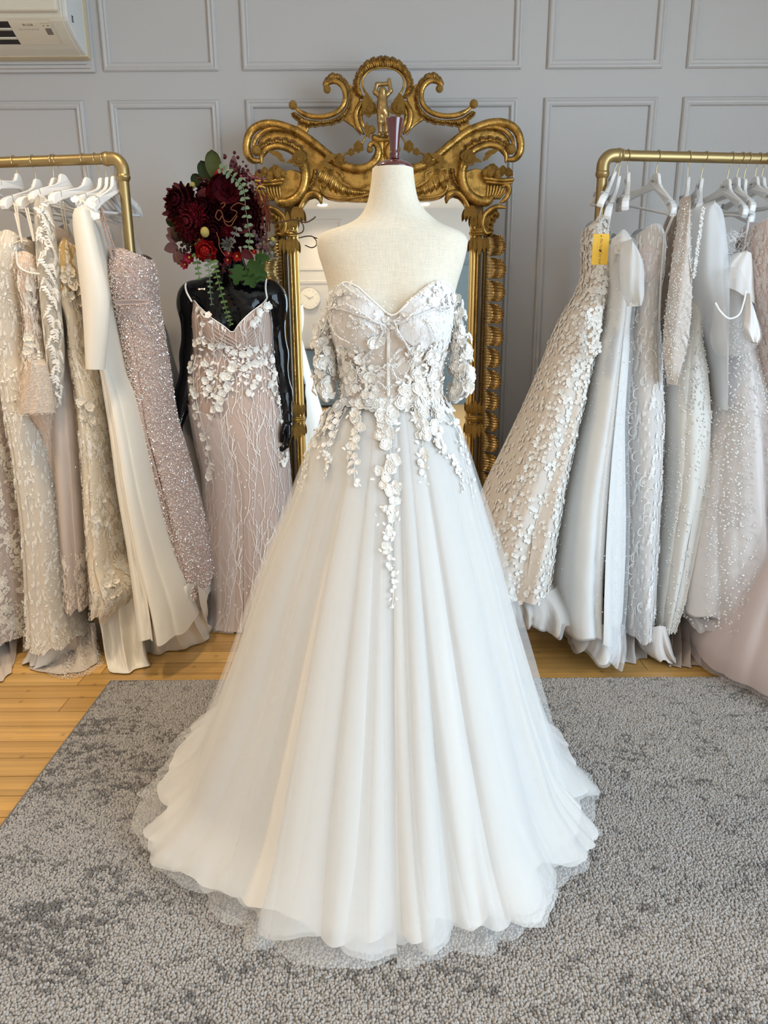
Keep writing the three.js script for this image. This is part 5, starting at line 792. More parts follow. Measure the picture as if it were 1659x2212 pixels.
  for (const pts of [[[570, 478], [600, 482], [640, 476], [660, 482], [675, 476], [682, 470]], [[628, 500], [645, 506], [656, 500], [656, 488], [650, 480]]]) part('bare_twig', tube(pts.map(([x, y]) => fp(x, y, 0.02)), 0.0028, { seg: 40, rad: 6 }), F.wood, bouquet);
  for (let i = 0; i < 26; i++) { const x = 562 + R() * 26, y = 418 + R() * 20, l = 40 + R() * 40; part('amaranth_strand', tube([fp(x - 4, y, 0.06), fp(x + 3, y + l * 0.5, 0.075), fp(x + (R() - 0.5) * 14, y + l, 0.06)], 0.0024, { seg: 8, rad: 5 }), F.ama, bouquet); }
}
// ---------- gowns on the rails ----------
// rows: [y, left, right, half depth] as measured; the cloth hangs round a centre at the rail's depth
function hungGown(name, label, Z, rows, o = {}) {
  const { seed = 1, folds = 12, amp = 0.12, hemY = null, hemVar = 0.02, fabric, nu = 160, nv = 90, sharp = 0.6, zoff = 0 } = o;
  const R = rows.map(([y, l, r, d]) => { const Ze = Z - d * 0.45, a = at(l, y, Ze), b = at(r, y, Ze); return [Math.max(0.006, (a.y + b.y) / 2), (a.x + b.x) / 2, (b.x - a.x) / 2, d]; }).reverse();
  for (let i = 1; i < R.length; i++) if (R[i][0] <= R[i - 1][0]) R[i][0] = R[i - 1][0] + 0.004;
  const C = curve1(R.map((q) => [q[0], q[1]])), Wd = curve1(R.map((q) => [q[0], q[2]])), D = curve1(R.map((q) => [q[0], q[3]])), y0 = R[0][0], y1 = R[R.length - 1][0];
  const f = foldSet(seed, folds), RR = rng(seed), p1 = RR() * 6, p2 = RR() * 6;
  const t = o.into ?? thing(name, label, 'wedding gown', V(C(y0), 0, -Z), 'gowns on the ' + (C(y0) < 0 ? 'left' : 'right') + ' rail');
  const surf = (a, v, off = 0) => {
    const hem = y0 + hemVar * (noise2(a * 1.3 + p1, 2, seed) + 0.3 * Math.sin(a * 9 + p2)) * (1 - v);
    const ca = Math.cos(a), yt = y1 - (o.dip ?? 0.03) * ca * ca, h = lerp(hem, yt, v), k = clamp((y1 - h) / (y1 - y0), 0, 1), am = 1.45 * amp * Math.pow(smoothstep(k, 0.08, 1), 0.8) + 0.025;
    const fo = 1 + am * f(a + 0.25 * Math.sin(k * 3 + p1) * k) + am * 0.25 * (fbm(a * 2 + 3, h * 4, seed, 3) - 0.5);
    const c = Math.cos(a), s = Math.sin(a), w = (Wd(h) + off), d = (D(h) + off);
    return V(C(h) + w * Math.sign(c) * Math.pow(Math.abs(c), 0.85) * (0.93 + 0.07 * fo) * lerp(1, fo, 0.5), h, -Z + zoff + d * Math.sign(s) * Math.pow(Math.abs(s), 0.85) * fo);
  };
  const skin = (off = 0, v0 = 0, v1 = 1, n1 = nu, n2 = nv) => grid(n1, n2, (u, v) => surf(-u * TAU + Math.PI / 2, lerp(v0, v1, v), off), { closed: true, us: 1.3, vs: (y1 - y0) * (v1 - v0) });
  const vAt = (py) => clamp((at((rows[0][1] + rows[0][2]) / 2, py, Z).y - y0) / (y1 - y0), 0, 1);
  const g = skin(0); part(o.into ? name : 'gown_body', g.clone(), fabric, t);
  return { t, skin, g, surf, bvh: bvhOf(g), vAt, Z };
}
// scattered small glints and sewn-on bits over a gown: xs, ys from its own surface
function glints(G, n, r, mat, seed, { v0 = 0, v1 = 1, name = 'bead', geo = null, lift = 0.002, flat = false, dens = null } = {}) {
  const R = rng(seed), L = [], e = 1e-3; geo = geo ?? new THREE.OctahedronGeometry(1, 0);
  for (let i = 0; i < n; i++) {
    const a = R() * TAU, v = lerp(v0, v1, R()); if (Math.sin(a) < -0.35) continue; if (dens && R() > dens(a, v)) continue;
    const p = G.surf(a, v, lift), q = G.surf(a + e, v, lift).sub(p), w = G.surf(a, Math.min(1, v + e), lift).sub(p), nn = q.cross(w).normalize(); if (nn.dot(p.clone().sub(EYE)) > 0) nn.negate();
    const s = r * (0.6 + 0.8 * R()); if (!flat) nn.add(V(R() - 0.5, R() - 0.5, R() - 0.5).multiplyScalar(1.2)); L.push(basis(p, nn, R() * 6, s));
  }
  return stuff(name, geo, mat, G.t, L);
}
function sewn(G, list, geos, mat, seed, name = 'lace_flower', tilt = 0.3, lift = 0.004) { const R = rng(seed); for (const [x, y, s] of list) { const h = hit(G.bvh, x, y); if (h) stick(name, geos[(R() * geos.length) | 0], mat, G.t, basis(h.p.addScaledVector(h.n, lift), h.n.add(V(R() - 0.5, R() - 0.5, R() - 0.5).multiplyScalar(tilt)), R() * 6, s)); } }
function straps(G, pairs, mat, r = 0.0022, name = 'strap') { for (const [p, q, z0, z1, r2] of pairs) { const a = at(p[0], p[1], G.Z - (z0 ?? 0.12)), b = at(q[0], q[1], G.Z - (z1 ?? 0.12)); part(name, tube([a, a.clone().lerp(b, 0.5), b], r2 ?? r, { seg: 10, rad: 6, flat: 0.5, axis: V(0, 0, 1) }), mat, G.t); } }
// cloth running from a gown's hem down and out over the boards: upper edge at one depth, lower edge measured on the floor
function train(parent, name, top, Z, floor, mat, seed, { folds = 7, lift = 0.05, belly = 0.35, nu = 150, nv = 40 } = {}) {
  const T = new THREE.CatmullRomCurve3(top.map(([x, y, z]) => at(x, y, z ?? Z)), false, 'centripetal'), Fl = new THREE.CatmullRomCurve3(floor.map(([x, y]) => onFloor(x, y, 0.004)), false, 'centripetal'), R = rng(seed), ph = R() * 9;
  const g = grid(nu, nv, (u, v) => {
    const a = T.getPoint(u), b = Fl.getPoint(u), w = Math.pow(v, 0.75), f = Math.sin(u * folds * TAU * 0.5 + ph + 2.2 * noise2(u * 5, v * 1.5, seed)), n = fbm(u * 9, v * 3, seed + 3, 3) - 0.5, p = a.clone().lerp(b, Math.pow(v, 1.0 + belly));
    p.y = Math.max(0.004, lerp(a.y, b.y, Math.sin(v * Math.PI / 2)) + lift * (0.55 * f + n) * Math.sin(Math.PI * Math.min(1, 0.08 + v * 0.92)) + (v > 0.97 ? 0.003 : 0));
    p.z += lift * 0.8 * (f + 0.6 * n) * Math.sin(Math.PI * (0.12 + 0.8 * w)) ; p.x += lift * 0.4 * Math.cos(u * folds * TAU * 0.5 + ph) * w * (1 - 0.5 * v); return p;
  }, { us: 1, vs: 0.5 });
  return part(name, g, mat, parent);
}
const puddle = (parent, name, top, floor, hgt, mat, seed, Z = 2.62, o = {}) => train(parent, name, top, Z, floor, mat, seed, { lift: hgt, ...o });
// a free panel of cloth between two measured edges, with thickness in depth
function panel(parent, name, left, right, Z, depth, mat, { seed = 1, ripples = 3, nu = 40, nv = 50, flat = false, bulge = 1 } = {}) {
  const n = left.length, L = new THREE.CatmullRomCurve3(left.map(([x, y]) => V(x, y, 0))), Rr = new THREE.CatmullRomCurve3(right.map(([x, y]) => V(x, y, 0)));
  const g = grid(nu, nv, (u, v) => { const a = L.getPoint(v), b = Rr.getPoint(v), f = u < 0.5 ? u * 2 : 2 - u * 2, q = 0.5 + (0.5 - 0.5 * Math.cos(Math.PI * f) - 0.5) * (flat ? 1 : 0.25 + 0.75 * smoothstep(v, 0, 0.09)), s = u < 0.5 ? 1 : -1, p = at(lerp(a.x, b.x, q), lerp(a.y, b.y, q), Z); p.z += s * depth * bulge * Math.sin(Math.PI * f) * 0.5 + 0.004 * Math.sin(f * ripples * TAU + v * 5 + seed) * Math.sin(Math.PI * f); return p; }, { closed: true, us: 0.3, vs: 0.7 });
  return part(name, g, mat, parent);
}
const lf = leafGeo(1, 0.42, 0.15, 0.1, 3, 5), fl5 = flowerGeo(5, 0.5, 51, { cup: 0.25 }), fl6 = flowerGeo(6, 0.5, 52, { cup: 0.2, rows: 2 }), dotG = new THREE.SphereGeometry(1, 6, 4), star = flowerGeo(5, 1, 53, { cup: 0.12, bead: 0, wid: 0.66 });
const silk = (c) => cloth(c, { roughness: 0.42, sheen: 0.5 });
// ===== left rail, from the wall end inwards =====
{ // far left: lace over grey nude
  const G = hungGown('lace_gown', 'nude gown at the far left edge under scalloped lace with big floral motifs', 2.93, [[520, -60, 8, .12], [620, -70, 12, .12], [760, -70, 0, .12], [850, -70, 18, .16], [950, -75, 28, .2], [1100, -80, 44, .24], [1200, -85, 54, .27], [1300, -90, 63, .3], [1372, -95, 68, .32]], { seed: 3, folds: 9, amp: 0.1, fabric: cloth(rgb(0.52, 0.44, 0.40)) });
  part('lace_overlay', G.skin(0.006), lace('floral', 0.36, rgb(0.90, 0.86, 0.79), 1), G.t); part('lace_overlay', G.skin(0.009, 0, 0.1), lace('dense', 0.2, rgb(0.80, 0.75, 0.67)), G.t);
  glints(G, 700, 0.0024, M.crystal, 5); puddle(G.t, 'train', [[-70, 1330, 2.85], [-20, 1335, 2.85], [34, 1332, 2.85]], [[-90, 1492], [-20, 1482], [12, 1466], [30, 1440]], 0.03, cloth(rgb(0.6, 0.52, 0.46)), 3);
}
{ // blush lace sheath with tiered flounce, behind the beaded one
  const G = hungGown('lace_gown', 'nude blush lace sheath with covered buttons and a lace flounce, on the left rail', 2.80, [[545, 38, 88, .09], [580, 40, 90, .12], [625, 45, 90, .12], [660, 56, 88, .11], [700, 60, 90, .11], [757, 58, 98, .12], [800, 54, 106, .13], [850, 48, 113, .15], [880, 62, 118, .13], [940, 86, 128, .07], [1000, 96, 134, .06], [1150, 112, 148, .06], [1300, 124, 162, .08], [1400, 124, 180, .1]], { seed: 8, folds: 8, amp: 0.09, fabric: cloth(rgb(0.62, 0.48, 0.38)) });
  part('lace_overlay', G.skin(0.005), lace('dense', 0.24, rgb(0.86, 0.77, 0.68), 0.75), G.t); part('bodice_lace', G.skin(0.009, 0.72, 0.97), lace('floral', 0.2, rgb(0.92, 0.85, 0.77), 0.95), G.t);
  straps(G, [[[32, 462], [47, 524]], [[55, 450], [72, 520]], [[60, 450], [74, 520]]], silk(CREAM), 0.003); part('neck_trim', tube([[35, 545], [40, 575], [60, 588], [84, 592]].map(([x, y]) => at(x, y, 2.67)), 0.004, { seg: 24 }), silk(IVORY), G.t);
  for (let i = 0; i < 6; i++) part('button', new THREE.SphereGeometry(0.0065, 10, 8).translate(...at(84, 762 + i * 7, 2.665).toArray()), M.appliqueCream, G.t);
  panel(G.t, 'lace_flounce', [[70, 776], [58, 825], [47, 866], [44, 890]], [[94, 776], [108, 825], [115, 866], [117, 888]], 2.66, 0.1, cloth(rgb(0.66, 0.54, 0.44)), { ripples: 4 }); panel(G.t, 'flounce_lace', [[70, 776], [58, 825], [46, 866], [42, 896]], [[94, 776], [108, 825], [116, 866], [119, 892]], 2.655, 0.11, lace('dense', 0.18, rgb(0.86, 0.78, 0.68)), { ripples: 4 }); sewn(G, [[58, 640, .03], [70, 650, .032], [62, 730, .04], [66, 745, .035], [60, 760, .04], [72, 770, .03], [60, 620, .03], [75, 615, .03], [82, 640, .03]], [fl5, fl6], M.appliqueCream, 4);
  glints(G, 500, 0.0022, M.crystal, 6, { v0: 0.4 });
}
{ // beaded ivory mermaid in front at left
  const G = hungGown('beaded_gown', 'ivory beaded mermaid gown with lace hem, second from the left edge', 2.84, [[500, 8, 52, .10], [530, -8, 62, .13], [570, -12, 62, .14], [640, -14, 58, .13], [700, -12, 60, .12], [757, -8, 62, .12], [820, 0, 74, .14], [900, 14, 92, .16], [1000, 34, 116, .18], [1144, 54, 138, .2], [1290, 64, 154, .22], [1350, 66, 168, .24], [1385, 66, 180, .26]], { seed: 14, folds: 8, amp: 0.1, fabric: cloth(rgb(0.62, 0.56, 0.48)), hemVar: 0.03 });
  part('lace_overlay', G.skin(0.005), lace('scroll', 0.24, rgb(0.92, 0.90, 0.85), 0.85), G.t); part('lace_hem', G.skin(0.01, 0, 0.055), lace('dense', 0.16, rgb(0.84, 0.78, 0.68)), G.t);
  straps(G, [[[30, 440], [48, 520]], [[36, 440], [45, 515]]], silk(CREAM), 0.003); part('neck_trim', tube([[-5, 552], [20, 532], [46, 520], [60, 522]].map(([x, y]) => at(x, y, 2.72)), 0.003, { seg: 20 }), silk(CREAM), G.t);
  glints(G, 2600, 0.0025, M.crystal, 7, { dens: (a, v) => smoothstep(fbm(a * 3, v * 9, 5, 3), 0.42, 0.6) }); glints(G, 900, 0.012, M.applique, 9, { geo: lf, name: 'lace_leaf', flat: true, lift: 0.006, dens: (a, v) => smoothstep(fbm(a * 3, v * 9, 5, 3), 0.42, 0.6) });
  const u = hungGown('underskirt', 'pale tulle underskirt trailing below the ivory beaded gown at left', 2.84, [[1330, 64, 168, .2], [1400, 64, 160, .22], [1445, 62, 158, .23]], { into: G.t, seed: 15, folds: 9, amp: 0.12, fabric: cloth(rgb(0.68, 0.64, 0.6)), nv: 20, nu: 100 });
  puddle(u.t, 'lace_train', [[90, 1350, 2.8], [150, 1350, 2.8], [205, 1345, 2.8]], [[95, 1452], [130, 1467], [172, 1464], [202, 1452], [226, 1432]], 0.018, lace('dense', 0.2, rgb(0.84, 0.8, 0.73)), 6); puddle(u.t, 'train', [[70, 1345, 2.82], [150, 1350, 2.82], [205, 1345, 2.82]], [[62, 1446], [105, 1455], [150, 1456], [190, 1446], [215, 1426]], 0.02, cloth(rgb(0.58, 0.5, 0.43)), 6);
}
{ // leaf lace with long sleeve
  const G = hungGown('lace_gown', 'ivory gown with a long sleeve of raised leaf lace over dusty pink tulle', 2.9, [[470, 84, 110, .12], [540, 92, 132, .14], [600, 96, 134, .14], [680, 104, 140, .13], [760, 112, 150, .13], [850, 117, 162, .15], [960, 127, 176, .18], [1115, 140, 190, .2], [1260, 154, 200, .22], [1303, 156, 204, .23]], { seed: 21, folds: 8, amp: 0.1, fabric: cloth(rgb(0.62, 0.52, 0.46)) });
  part('tulle_overlay', G.skin(0.005), sheer(rgb(0.74, 0.66, 0.6), 0.35), G.t); part('lace_hem', G.skin(0.009, 0, 0.16), lace('floral', 0.22, rgb(0.80, 0.72, 0.64)), G.t); glints(G, 500, 0.002, M.crystal, 12);
  panel(G.t, 'sleeve', [[84, 424], [76, 440], [79, 536], [88, 646], [102, 771], [116, 880]], [[100, 424], [108, 445], [126, 563], [130, 646], [138, 760], [130, 880]], 2.72, 0.07, sheer(rgb(0.64, 0.59, 0.51), 0.85), {}); const sl = panel(G.t, 'sleeve_lace', [[84, 424], [76, 440], [79, 536], [88, 646], [102, 771], [116, 880]], [[100, 424], [108, 445], [126, 563], [130, 646], [138, 760], [130, 880]], 2.715, 0.075, lace('leaf', 0.2, rgb(0.93, 0.91, 0.86)), {});
  const R = rng(22), b = bvhOf(sl.geometry.clone().translate(...base(sl).toArray())); const spray = (x, y, a0) => { for (let k = 0; k < 5; k++) for (const s of [-1, 1]) { const h = hit(b, x + k * 6 * Math.sin(a0) - s * 2, y + k * 6 * Math.cos(a0)); if (h) { const m = basis(h.p.addScaledVector(h.n, 0.005), h.n, 0, 1); m.multiply(new THREE.Matrix4().makeRotationZ(Math.PI - a0 * 1.5 + s * (0.75 + 0.3 * R()))).multiply(new THREE.Matrix4().makeScale(0.02 - 0.002 * k, 0.025 - 0.0025 * k, 0.02)); stick('lace_leaf', lf, M.applique, G.t, m); } } };
  for (const [x, y, a] of [[90, 440, -0.3], [102, 462, 0.5], [86, 490, -0.2], [104, 512, 0.4], [90, 545, -0.3], [112, 570, 0.3], [96, 600, -0.3], [118, 622, 0.2], [104, 660, -0.3], [124, 690, 0.2], [108, 725, -0.2], [128, 755, 0.2], [116, 790, -0.3], [128, 830, 0], [84, 450, 0.5], [96, 478, 0.2], [88, 505, 0.6], [100, 530, -0.3], [95, 560, 0.4], [106, 585, 0.5], [100, 618, 0.3], [114, 640, 0.3], [108, 680, 0.2], [118, 710, 0.1], [112, 745, 0.2], [122, 775, 0.2], [120, 810, 0.1], [122, 845, 0.2]]) spray(x, y, a);
}
{ // gold-toned lace with petals
  const G = hungGown('lace_gown', 'cream lace gown with a sheer golden bodice, hung by two loops from a bare hanger', 2.88, [[515, 141, 150, .06], [545, 130, 166, .12], [600, 129, 174, .14], [640, 130, 177, .14], [690, 148, 181, .13], [770, 154, 190, .12], [850, 166, 216, .14], [968, 178, 236, .18], [1085, 188, 252, .21], [1200, 198, 266, .24], [1262, 203, 300, .27], [1312, 206, 272, .27]], { seed: 27, folds: 8, amp: 0.1, fabric: cloth(rgb(0.67, 0.585, 0.46)), hemVar: 0.05 });
  part('lace_overlay', G.skin(0.005), lace('floral', 0.3, rgb(0.92, 0.88, 0.80), 0.9), G.t); part('lace_hem', G.skin(0.01, 0, 0.07), lace('dense', 0.18, rgb(0.82, 0.77, 0.68)), G.t); part('golden_lining', G.skin(0.004, 0.86, 1), sheer(rgb(0.6, 0.4, 0.14), 0.7), G.t);
  straps(G, [[[130, 437], [144, 514], .2, .1], [[137, 437], [147, 514], .2, .1]], silk(CREAM), 0.0026); glints(G, 900, 0.0024, M.crystal, 13, { v1: 0.75 });
  sewn(G, [[146, 585, .05], [160, 605, .05], [150, 610, .06], [163, 625, .05], [140, 600, .04], [150, 640, .04], [168, 650, .04], [175, 870, .04], [190, 880, .045], [182, 900, .04], [196, 910, .04], [205, 1120, .04], [225, 1130, .03], [232, 1240, .05], [245, 1256, .05], [228, 1262, .05], [250, 1276, .05], [238, 1284, .05], [220, 1080, .03]], [fl5, fl6], M.appliqueCream, 14);
}
{ // plain satin with sleeve, big train
  const G = hungGown('satin_gown', 'plain ivory satin long sleeve gown whose heavy train lies on the boards', 2.86, [[455, 166, 196, .12], [500, 172, 214, .14], [600, 182, 226, .14], [700, 200, 240, .14], [800, 222, 262, .15], [850, 229, 285, .17], [940, 245, 310, .2], [1056, 262, 338, .23], [1173, 282, 372, .26], [1280, 296, 412, .3], [1345, 304, 425, .33]], { seed: 33, folds: 7, amp: 0.14, fabric: silk(rgb(0.80, 0.755, 0.67)), hemVar: 0.02 });
  panel(G.t, 'sleeve', [[176, 446], [161, 458], [166, 549], [178, 660], [187, 796]], [[190, 446], [196, 470], [214, 545], [236, 650], [226, 798]], 2.62, 0.07, silk(rgb(0.83, 0.78, 0.69)), { ripples: 1 });
  const R = rng(34); for (let i = 0; i < 16; i++) { const p = at(162 + R() * 46, 424 + R() * 40 + i * 1.2, 2.64 + 0.03 * R()); stick('shoulder_flower', fl5, M.applique, G.t, basis(p, V(R() - 0.5, R() * 0.5, 1), R() * 6, 0.03)); }
  train(G.t, 'train', [[296, 1268, 2.72], [340, 1284, 2.68], [380, 1276, 2.68], [420, 1262, 2.74], [440, 1276, 2.78]], 2.6, [[310, 1412], [340, 1413], [372, 1406], [420, 1394], [452, 1374], [459, 1348], [452, 1330]], silk(rgb(0.80, 0.755, 0.68)), 8, { folds: 9, lift: 0.055 });
  train(G.t, 'train_fold', [[208, 1276, 2.78], [240, 1272, 2.74], [280, 1272, 2.72], [306, 1280, 2.72]], 2.5, [[226, 1426], [246, 1456], [272, 1455], [296, 1448], [320, 1438], [318, 1414]], silk(rgb(0.79, 0.745, 0.665)), 5, { folds: 5, lift: 0.035, belly: 0.1 });
}
{ // grey tulle half hidden behind
  const G = hungGown('tulle_gown', 'dim grey tulle gown mostly hidden behind the blush beaded one', 3.2, [[690, 290, 340, .1], [740, 286, 352, .13], [880, 320, 384, .18], [1000, 340, 420, .2], [1130, 360, 448, .24], [1300, 380, 452, .28]], { seed: 35, folds: 10, amp: 0.14, fabric: cloth(rgb(0.30, 0.27, 0.25)) }); glints(G, 200, 0.002, M.crystal, 20);
}
{ // blush beaded
  const G = hungGown('beaded_gown', 'dusty blush gown covered in glittering beads, last on the left rail', 2.96, [[540, 240, 300, .12], [560, 237, 312, .14], [594, 236, 320, .15], [646, 243, 325, .14], [716, 258, 338, .13], [800, 274, 350, .14], [900, 293, 362, .16], [1000, 322, 386, .18], [1100, 352, 410, .2], [1190, 379, 430, .22], [1277, 412, 444, .24]], { seed: 41, folds: 7, amp: 0.12, fabric: cloth(rgb(0.52, 0.40, 0.36)), hemVar: 0.01 });
  for (let k = 0; k < 2; k++) glints(G, 9000, 0.0033 - k * 0.0006, k ? M.crystal : M.crystalPink, 43 + k, { lift: 0.003 });
  straps(G, [[[212, 448], [243, 560], .2, .14], [[217, 448], [252, 552], .2, .14]], cloth(rgb(0.6, 0.48, 0.44)), 0.004); for (const s of [0, 1]) { const L = []; const R = rng(9); for (let i = 0; i < 90; i++) { const t = i / 90, p = at(lerp(212 + s * 5, 243 + s * 9, t), lerp(448, 558 - s * 6, t), 2.96 - lerp(0.2, 0.14, t) - 0.004); L.push(new THREE.Matrix4().makeScale(0.003, 0.003, 0.003).setPosition(p.x + (R() - 0.5) * 0.006, p.y, p.z)); } stuff('bead', new THREE.OctahedronGeometry(1), M.crystalPink, G.t, L); }
  panel(G.t, 'sheer_back', [[214, 446], [226, 500], [240, 548]], [[266, 462], [290, 500], [308, 552]], 2.98, 0.05, sheer(rgb(0.66, 0.58, 0.54), 0.3)); panel(G.t, 'belt', [[240, 648], [250, 660]], [[324, 646], [322, 656]], 2.80, 0.01, cloth(rgb(0.5, 0.4, 0.38)), { ripples: 0, nv: 6 });
}
// ===== right rail, from its corner outwards =====
{ // 3D flower ball gown with tag
  const G = hungGown('floral_gown', 'off white ball gown covered in tiny raised flowers, wearing the yellow tag', 2.93, [[470, 1279, 1312, .06], [510, 1268, 1318, .1], [580, 1270, 1316, .12], [620, 1262, 1312, .13], [660, 1240, 1308, .14], [705, 1216, 1300, .16], [785, 1188, 1284, .2], [900, 1146, 1256, .26], [980, 1112, 1238, .3], [1110, 1056, 1214, .36], [1200, 1034, 1200, .4], [1262, 1030, 1190, .42]], { seed: 51, folds: 12, amp: 0.1, fabric: cloth(rgb(0.72, 0.655, 0.59)), hemVar: 0.03, nu: 220 });
  glints(G, 3600, 0.0088, M.applique, 52, { geo: star, name: 'tiny_flower', flat: true, lift: 0.003 }); glints(G, 1400, 0.0022, M.crystal, 53);
  panel(G.t, 'sleeve', [[1270, 655], [1268, 710], [1272, 768]], [[1302, 655], [1297, 715], [1287, 770]], 2.68, 0.05, cloth(rgb(0.74, 0.68, 0.61)), { ripples: 2 });
  { const R = rng(3), L = []; for (let i = 0; i < 90; i++) { const p = at(1271 + R() * 28, 660 + R() * 104, 2.652); L.push(basis(p, V((R() - 0.5) * 0.6, (R() - 0.5) * 0.6, 1), R() * 6, 0.008)); } stuff('tiny_flower', star, M.applique, G.t, L); }
  const u = hungGown('underskirt', 'gathered off white petticoat below the raised flower gown, clear of the boards', 2.93, [[1240, 1040, 1190, .36], [1290, 1060, 1222, .38], [1318, 1085, 1232, .38]], { into: G.t, seed: 54, folds: 22, amp: 0.14, fabric: cloth(rgb(0.66, 0.60, 0.55)), hemVar: 0.05, nv: 16, nu: 260 });
  part('tulle_ruffle', u.skin(0.02), sheer(rgb(0.8, 0.76, 0.72), 0.4), u.t);
  // straps from the hanger, tag
  straps(G, [[[1300, 446], [1294, 470], .2, .16], [[1318, 470], [1312, 498], .2, .16]], silk(WHITE), 0.003);
  const tagTex = canvasTex(256, 492, (x, w, h) => { x.fillStyle = '#f0bd3a'; x.fillRect(0, 0, w, h); x.fillStyle = '#7a5a10'; x.beginPath(); x.arc(w / 2, 34, 12, 0, TAU); x.fill(); x.save(); x.translate(w / 2, h / 2 + 20); x.rotate(Math.PI / 2); x.fillStyle = '#3b2a0c'; x.textAlign = 'center'; x.font = 'italic 52px serif'; x.fillText('The Val', -112, 14); x.fillText('City Sash', 122, 14); x.beginPath(); x.ellipse(0, 2, 16, 24, 0.5, 0, TAU); x.ellipse(16, -14, 7, 16, 0.9, 0, TAU); x.fill(); x.font = '17px sans-serif'; x.fillStyle = '#8d6a1c'; x.fillText('· · · · · · · · · · · · · · · · · · · · · · · · · · ·', 0, 58); x.restore(); });
  const c0 = at(1299, 505, 2.70), c1 = at(1281, 572, 2.70), w = at(1316, 505, 2.70).x - at(1281, 505, 2.70).x, hh = c0.y - c1.y, tc = V(c0.x, c0.y - hh / 2, -2.70), tg = thing('price_tag', 'yellow card tag with dark script hanging on the raised flower gown', 'tag', tc.clone());
  part('card', box(w, hh, 0.0012, tc.x, tc.y, tc.z, 0.0005), std({ color: rgb(0.82, 0.5, 0.06), roughness: 0.6 }), tg); part('printed_face', grid(1, 1, (a, b) => [tc.x + (a - 0.5) * w * 0.985, tc.y + (b - 0.5) * hh * 0.985, tc.z + 0.0011]), std({ map: tagTex, roughness: 0.6 }), tg); part('string', tube([V(tc.x, c0.y - 0.004, tc.z + 0.002), V(tc.x + 0.002, c0.y + 0.03, tc.z - 0.03), at(1304, 470, 2.74)], 0.0011, { seg: 16, rad: 5 }), M.hanger, tg);
}
{ // white glitter tulle with puff sleeve
  const G = hungGown('tulle_gown', 'white glitter tulle gown with a puffed sleeve, second from the right rail corner', 2.86, [[498, 1330, 1352, .06], [520, 1322, 1366, .1], [570, 1318, 1372, .14], [640, 1318, 1366, .13], [700, 1312, 1360, .13], [748, 1298, 1360, .15], [897, 1268, 1350, .2], [1000, 1240, 1350, .24], [1150, 1210, 1351, .28], [1290, 1196, 1346, .32], [1345, 1196, 1342, .34]], { seed: 61, folds: 9, amp: 0.12, fabric: cloth(rgb(0.88, 0.88, 0.87)), nu: 200 });
  part('tulle_overlay', G.skin(0.014, 0, 0.98), sheer(rgb(0.9, 0.9, 0.9), 0.3), G.t); glints(G, 1500, 0.0021, M.crystal, 62, { v1: 0.95, lift: 0.016 });
  panel(G.t, 'puff_sleeve', [[1350, 520], [1342, 560], [1344, 620], [1356, 655], [1364, 662]], [[1356, 520], [1384, 562], [1388, 610], [1386, 640], [1378, 660]], 2.62, 0.12, sheer(rgb(0.88, 0.88, 0.87), 0.6), { ripples: 3 }); panel(G.t, 'sleeve_cuff', [[1352, 652], [1356, 662]], [[1380, 652], [1378, 662]], 2.60, 0.03, silk(WHITE), { nv: 6 });
  sewn(G, [[1366, 590, .05], [1370, 605, .04], [1340, 540, .04], [1350, 548, .035], [1330, 556, .035]], [fl5], M.applique, 3);
  const u = hungGown('underskirt', 'white satin underskirt peeping below the glitter tulle gown', 2.80, [[1320, 1240, 1340, .24], [1375, 1240, 1336, .26], [1400, 1238, 1330, .27]], { into: G.t, seed: 63, folds: 9, amp: 0.2, fabric: silk(rgb(0.84, 0.84, 0.85)), nv: 18, hemVar: 0.03 }); part('tulle_ruffle', u.skin(0.02), sheer(rgb(0.86, 0.85, 0.85), 0.35), u.t);
  puddle(u.t, 'train', [[1300, 1310, 2.8], [1350, 1310, 2.8], [1392, 1310, 2.8]], [[1306, 1424], [1340, 1433], [1370, 1432], [1398, 1418]], 0.04, sheer(rgb(0.66, 0.61, 0.58), 0.85), 13, 2.68);
}
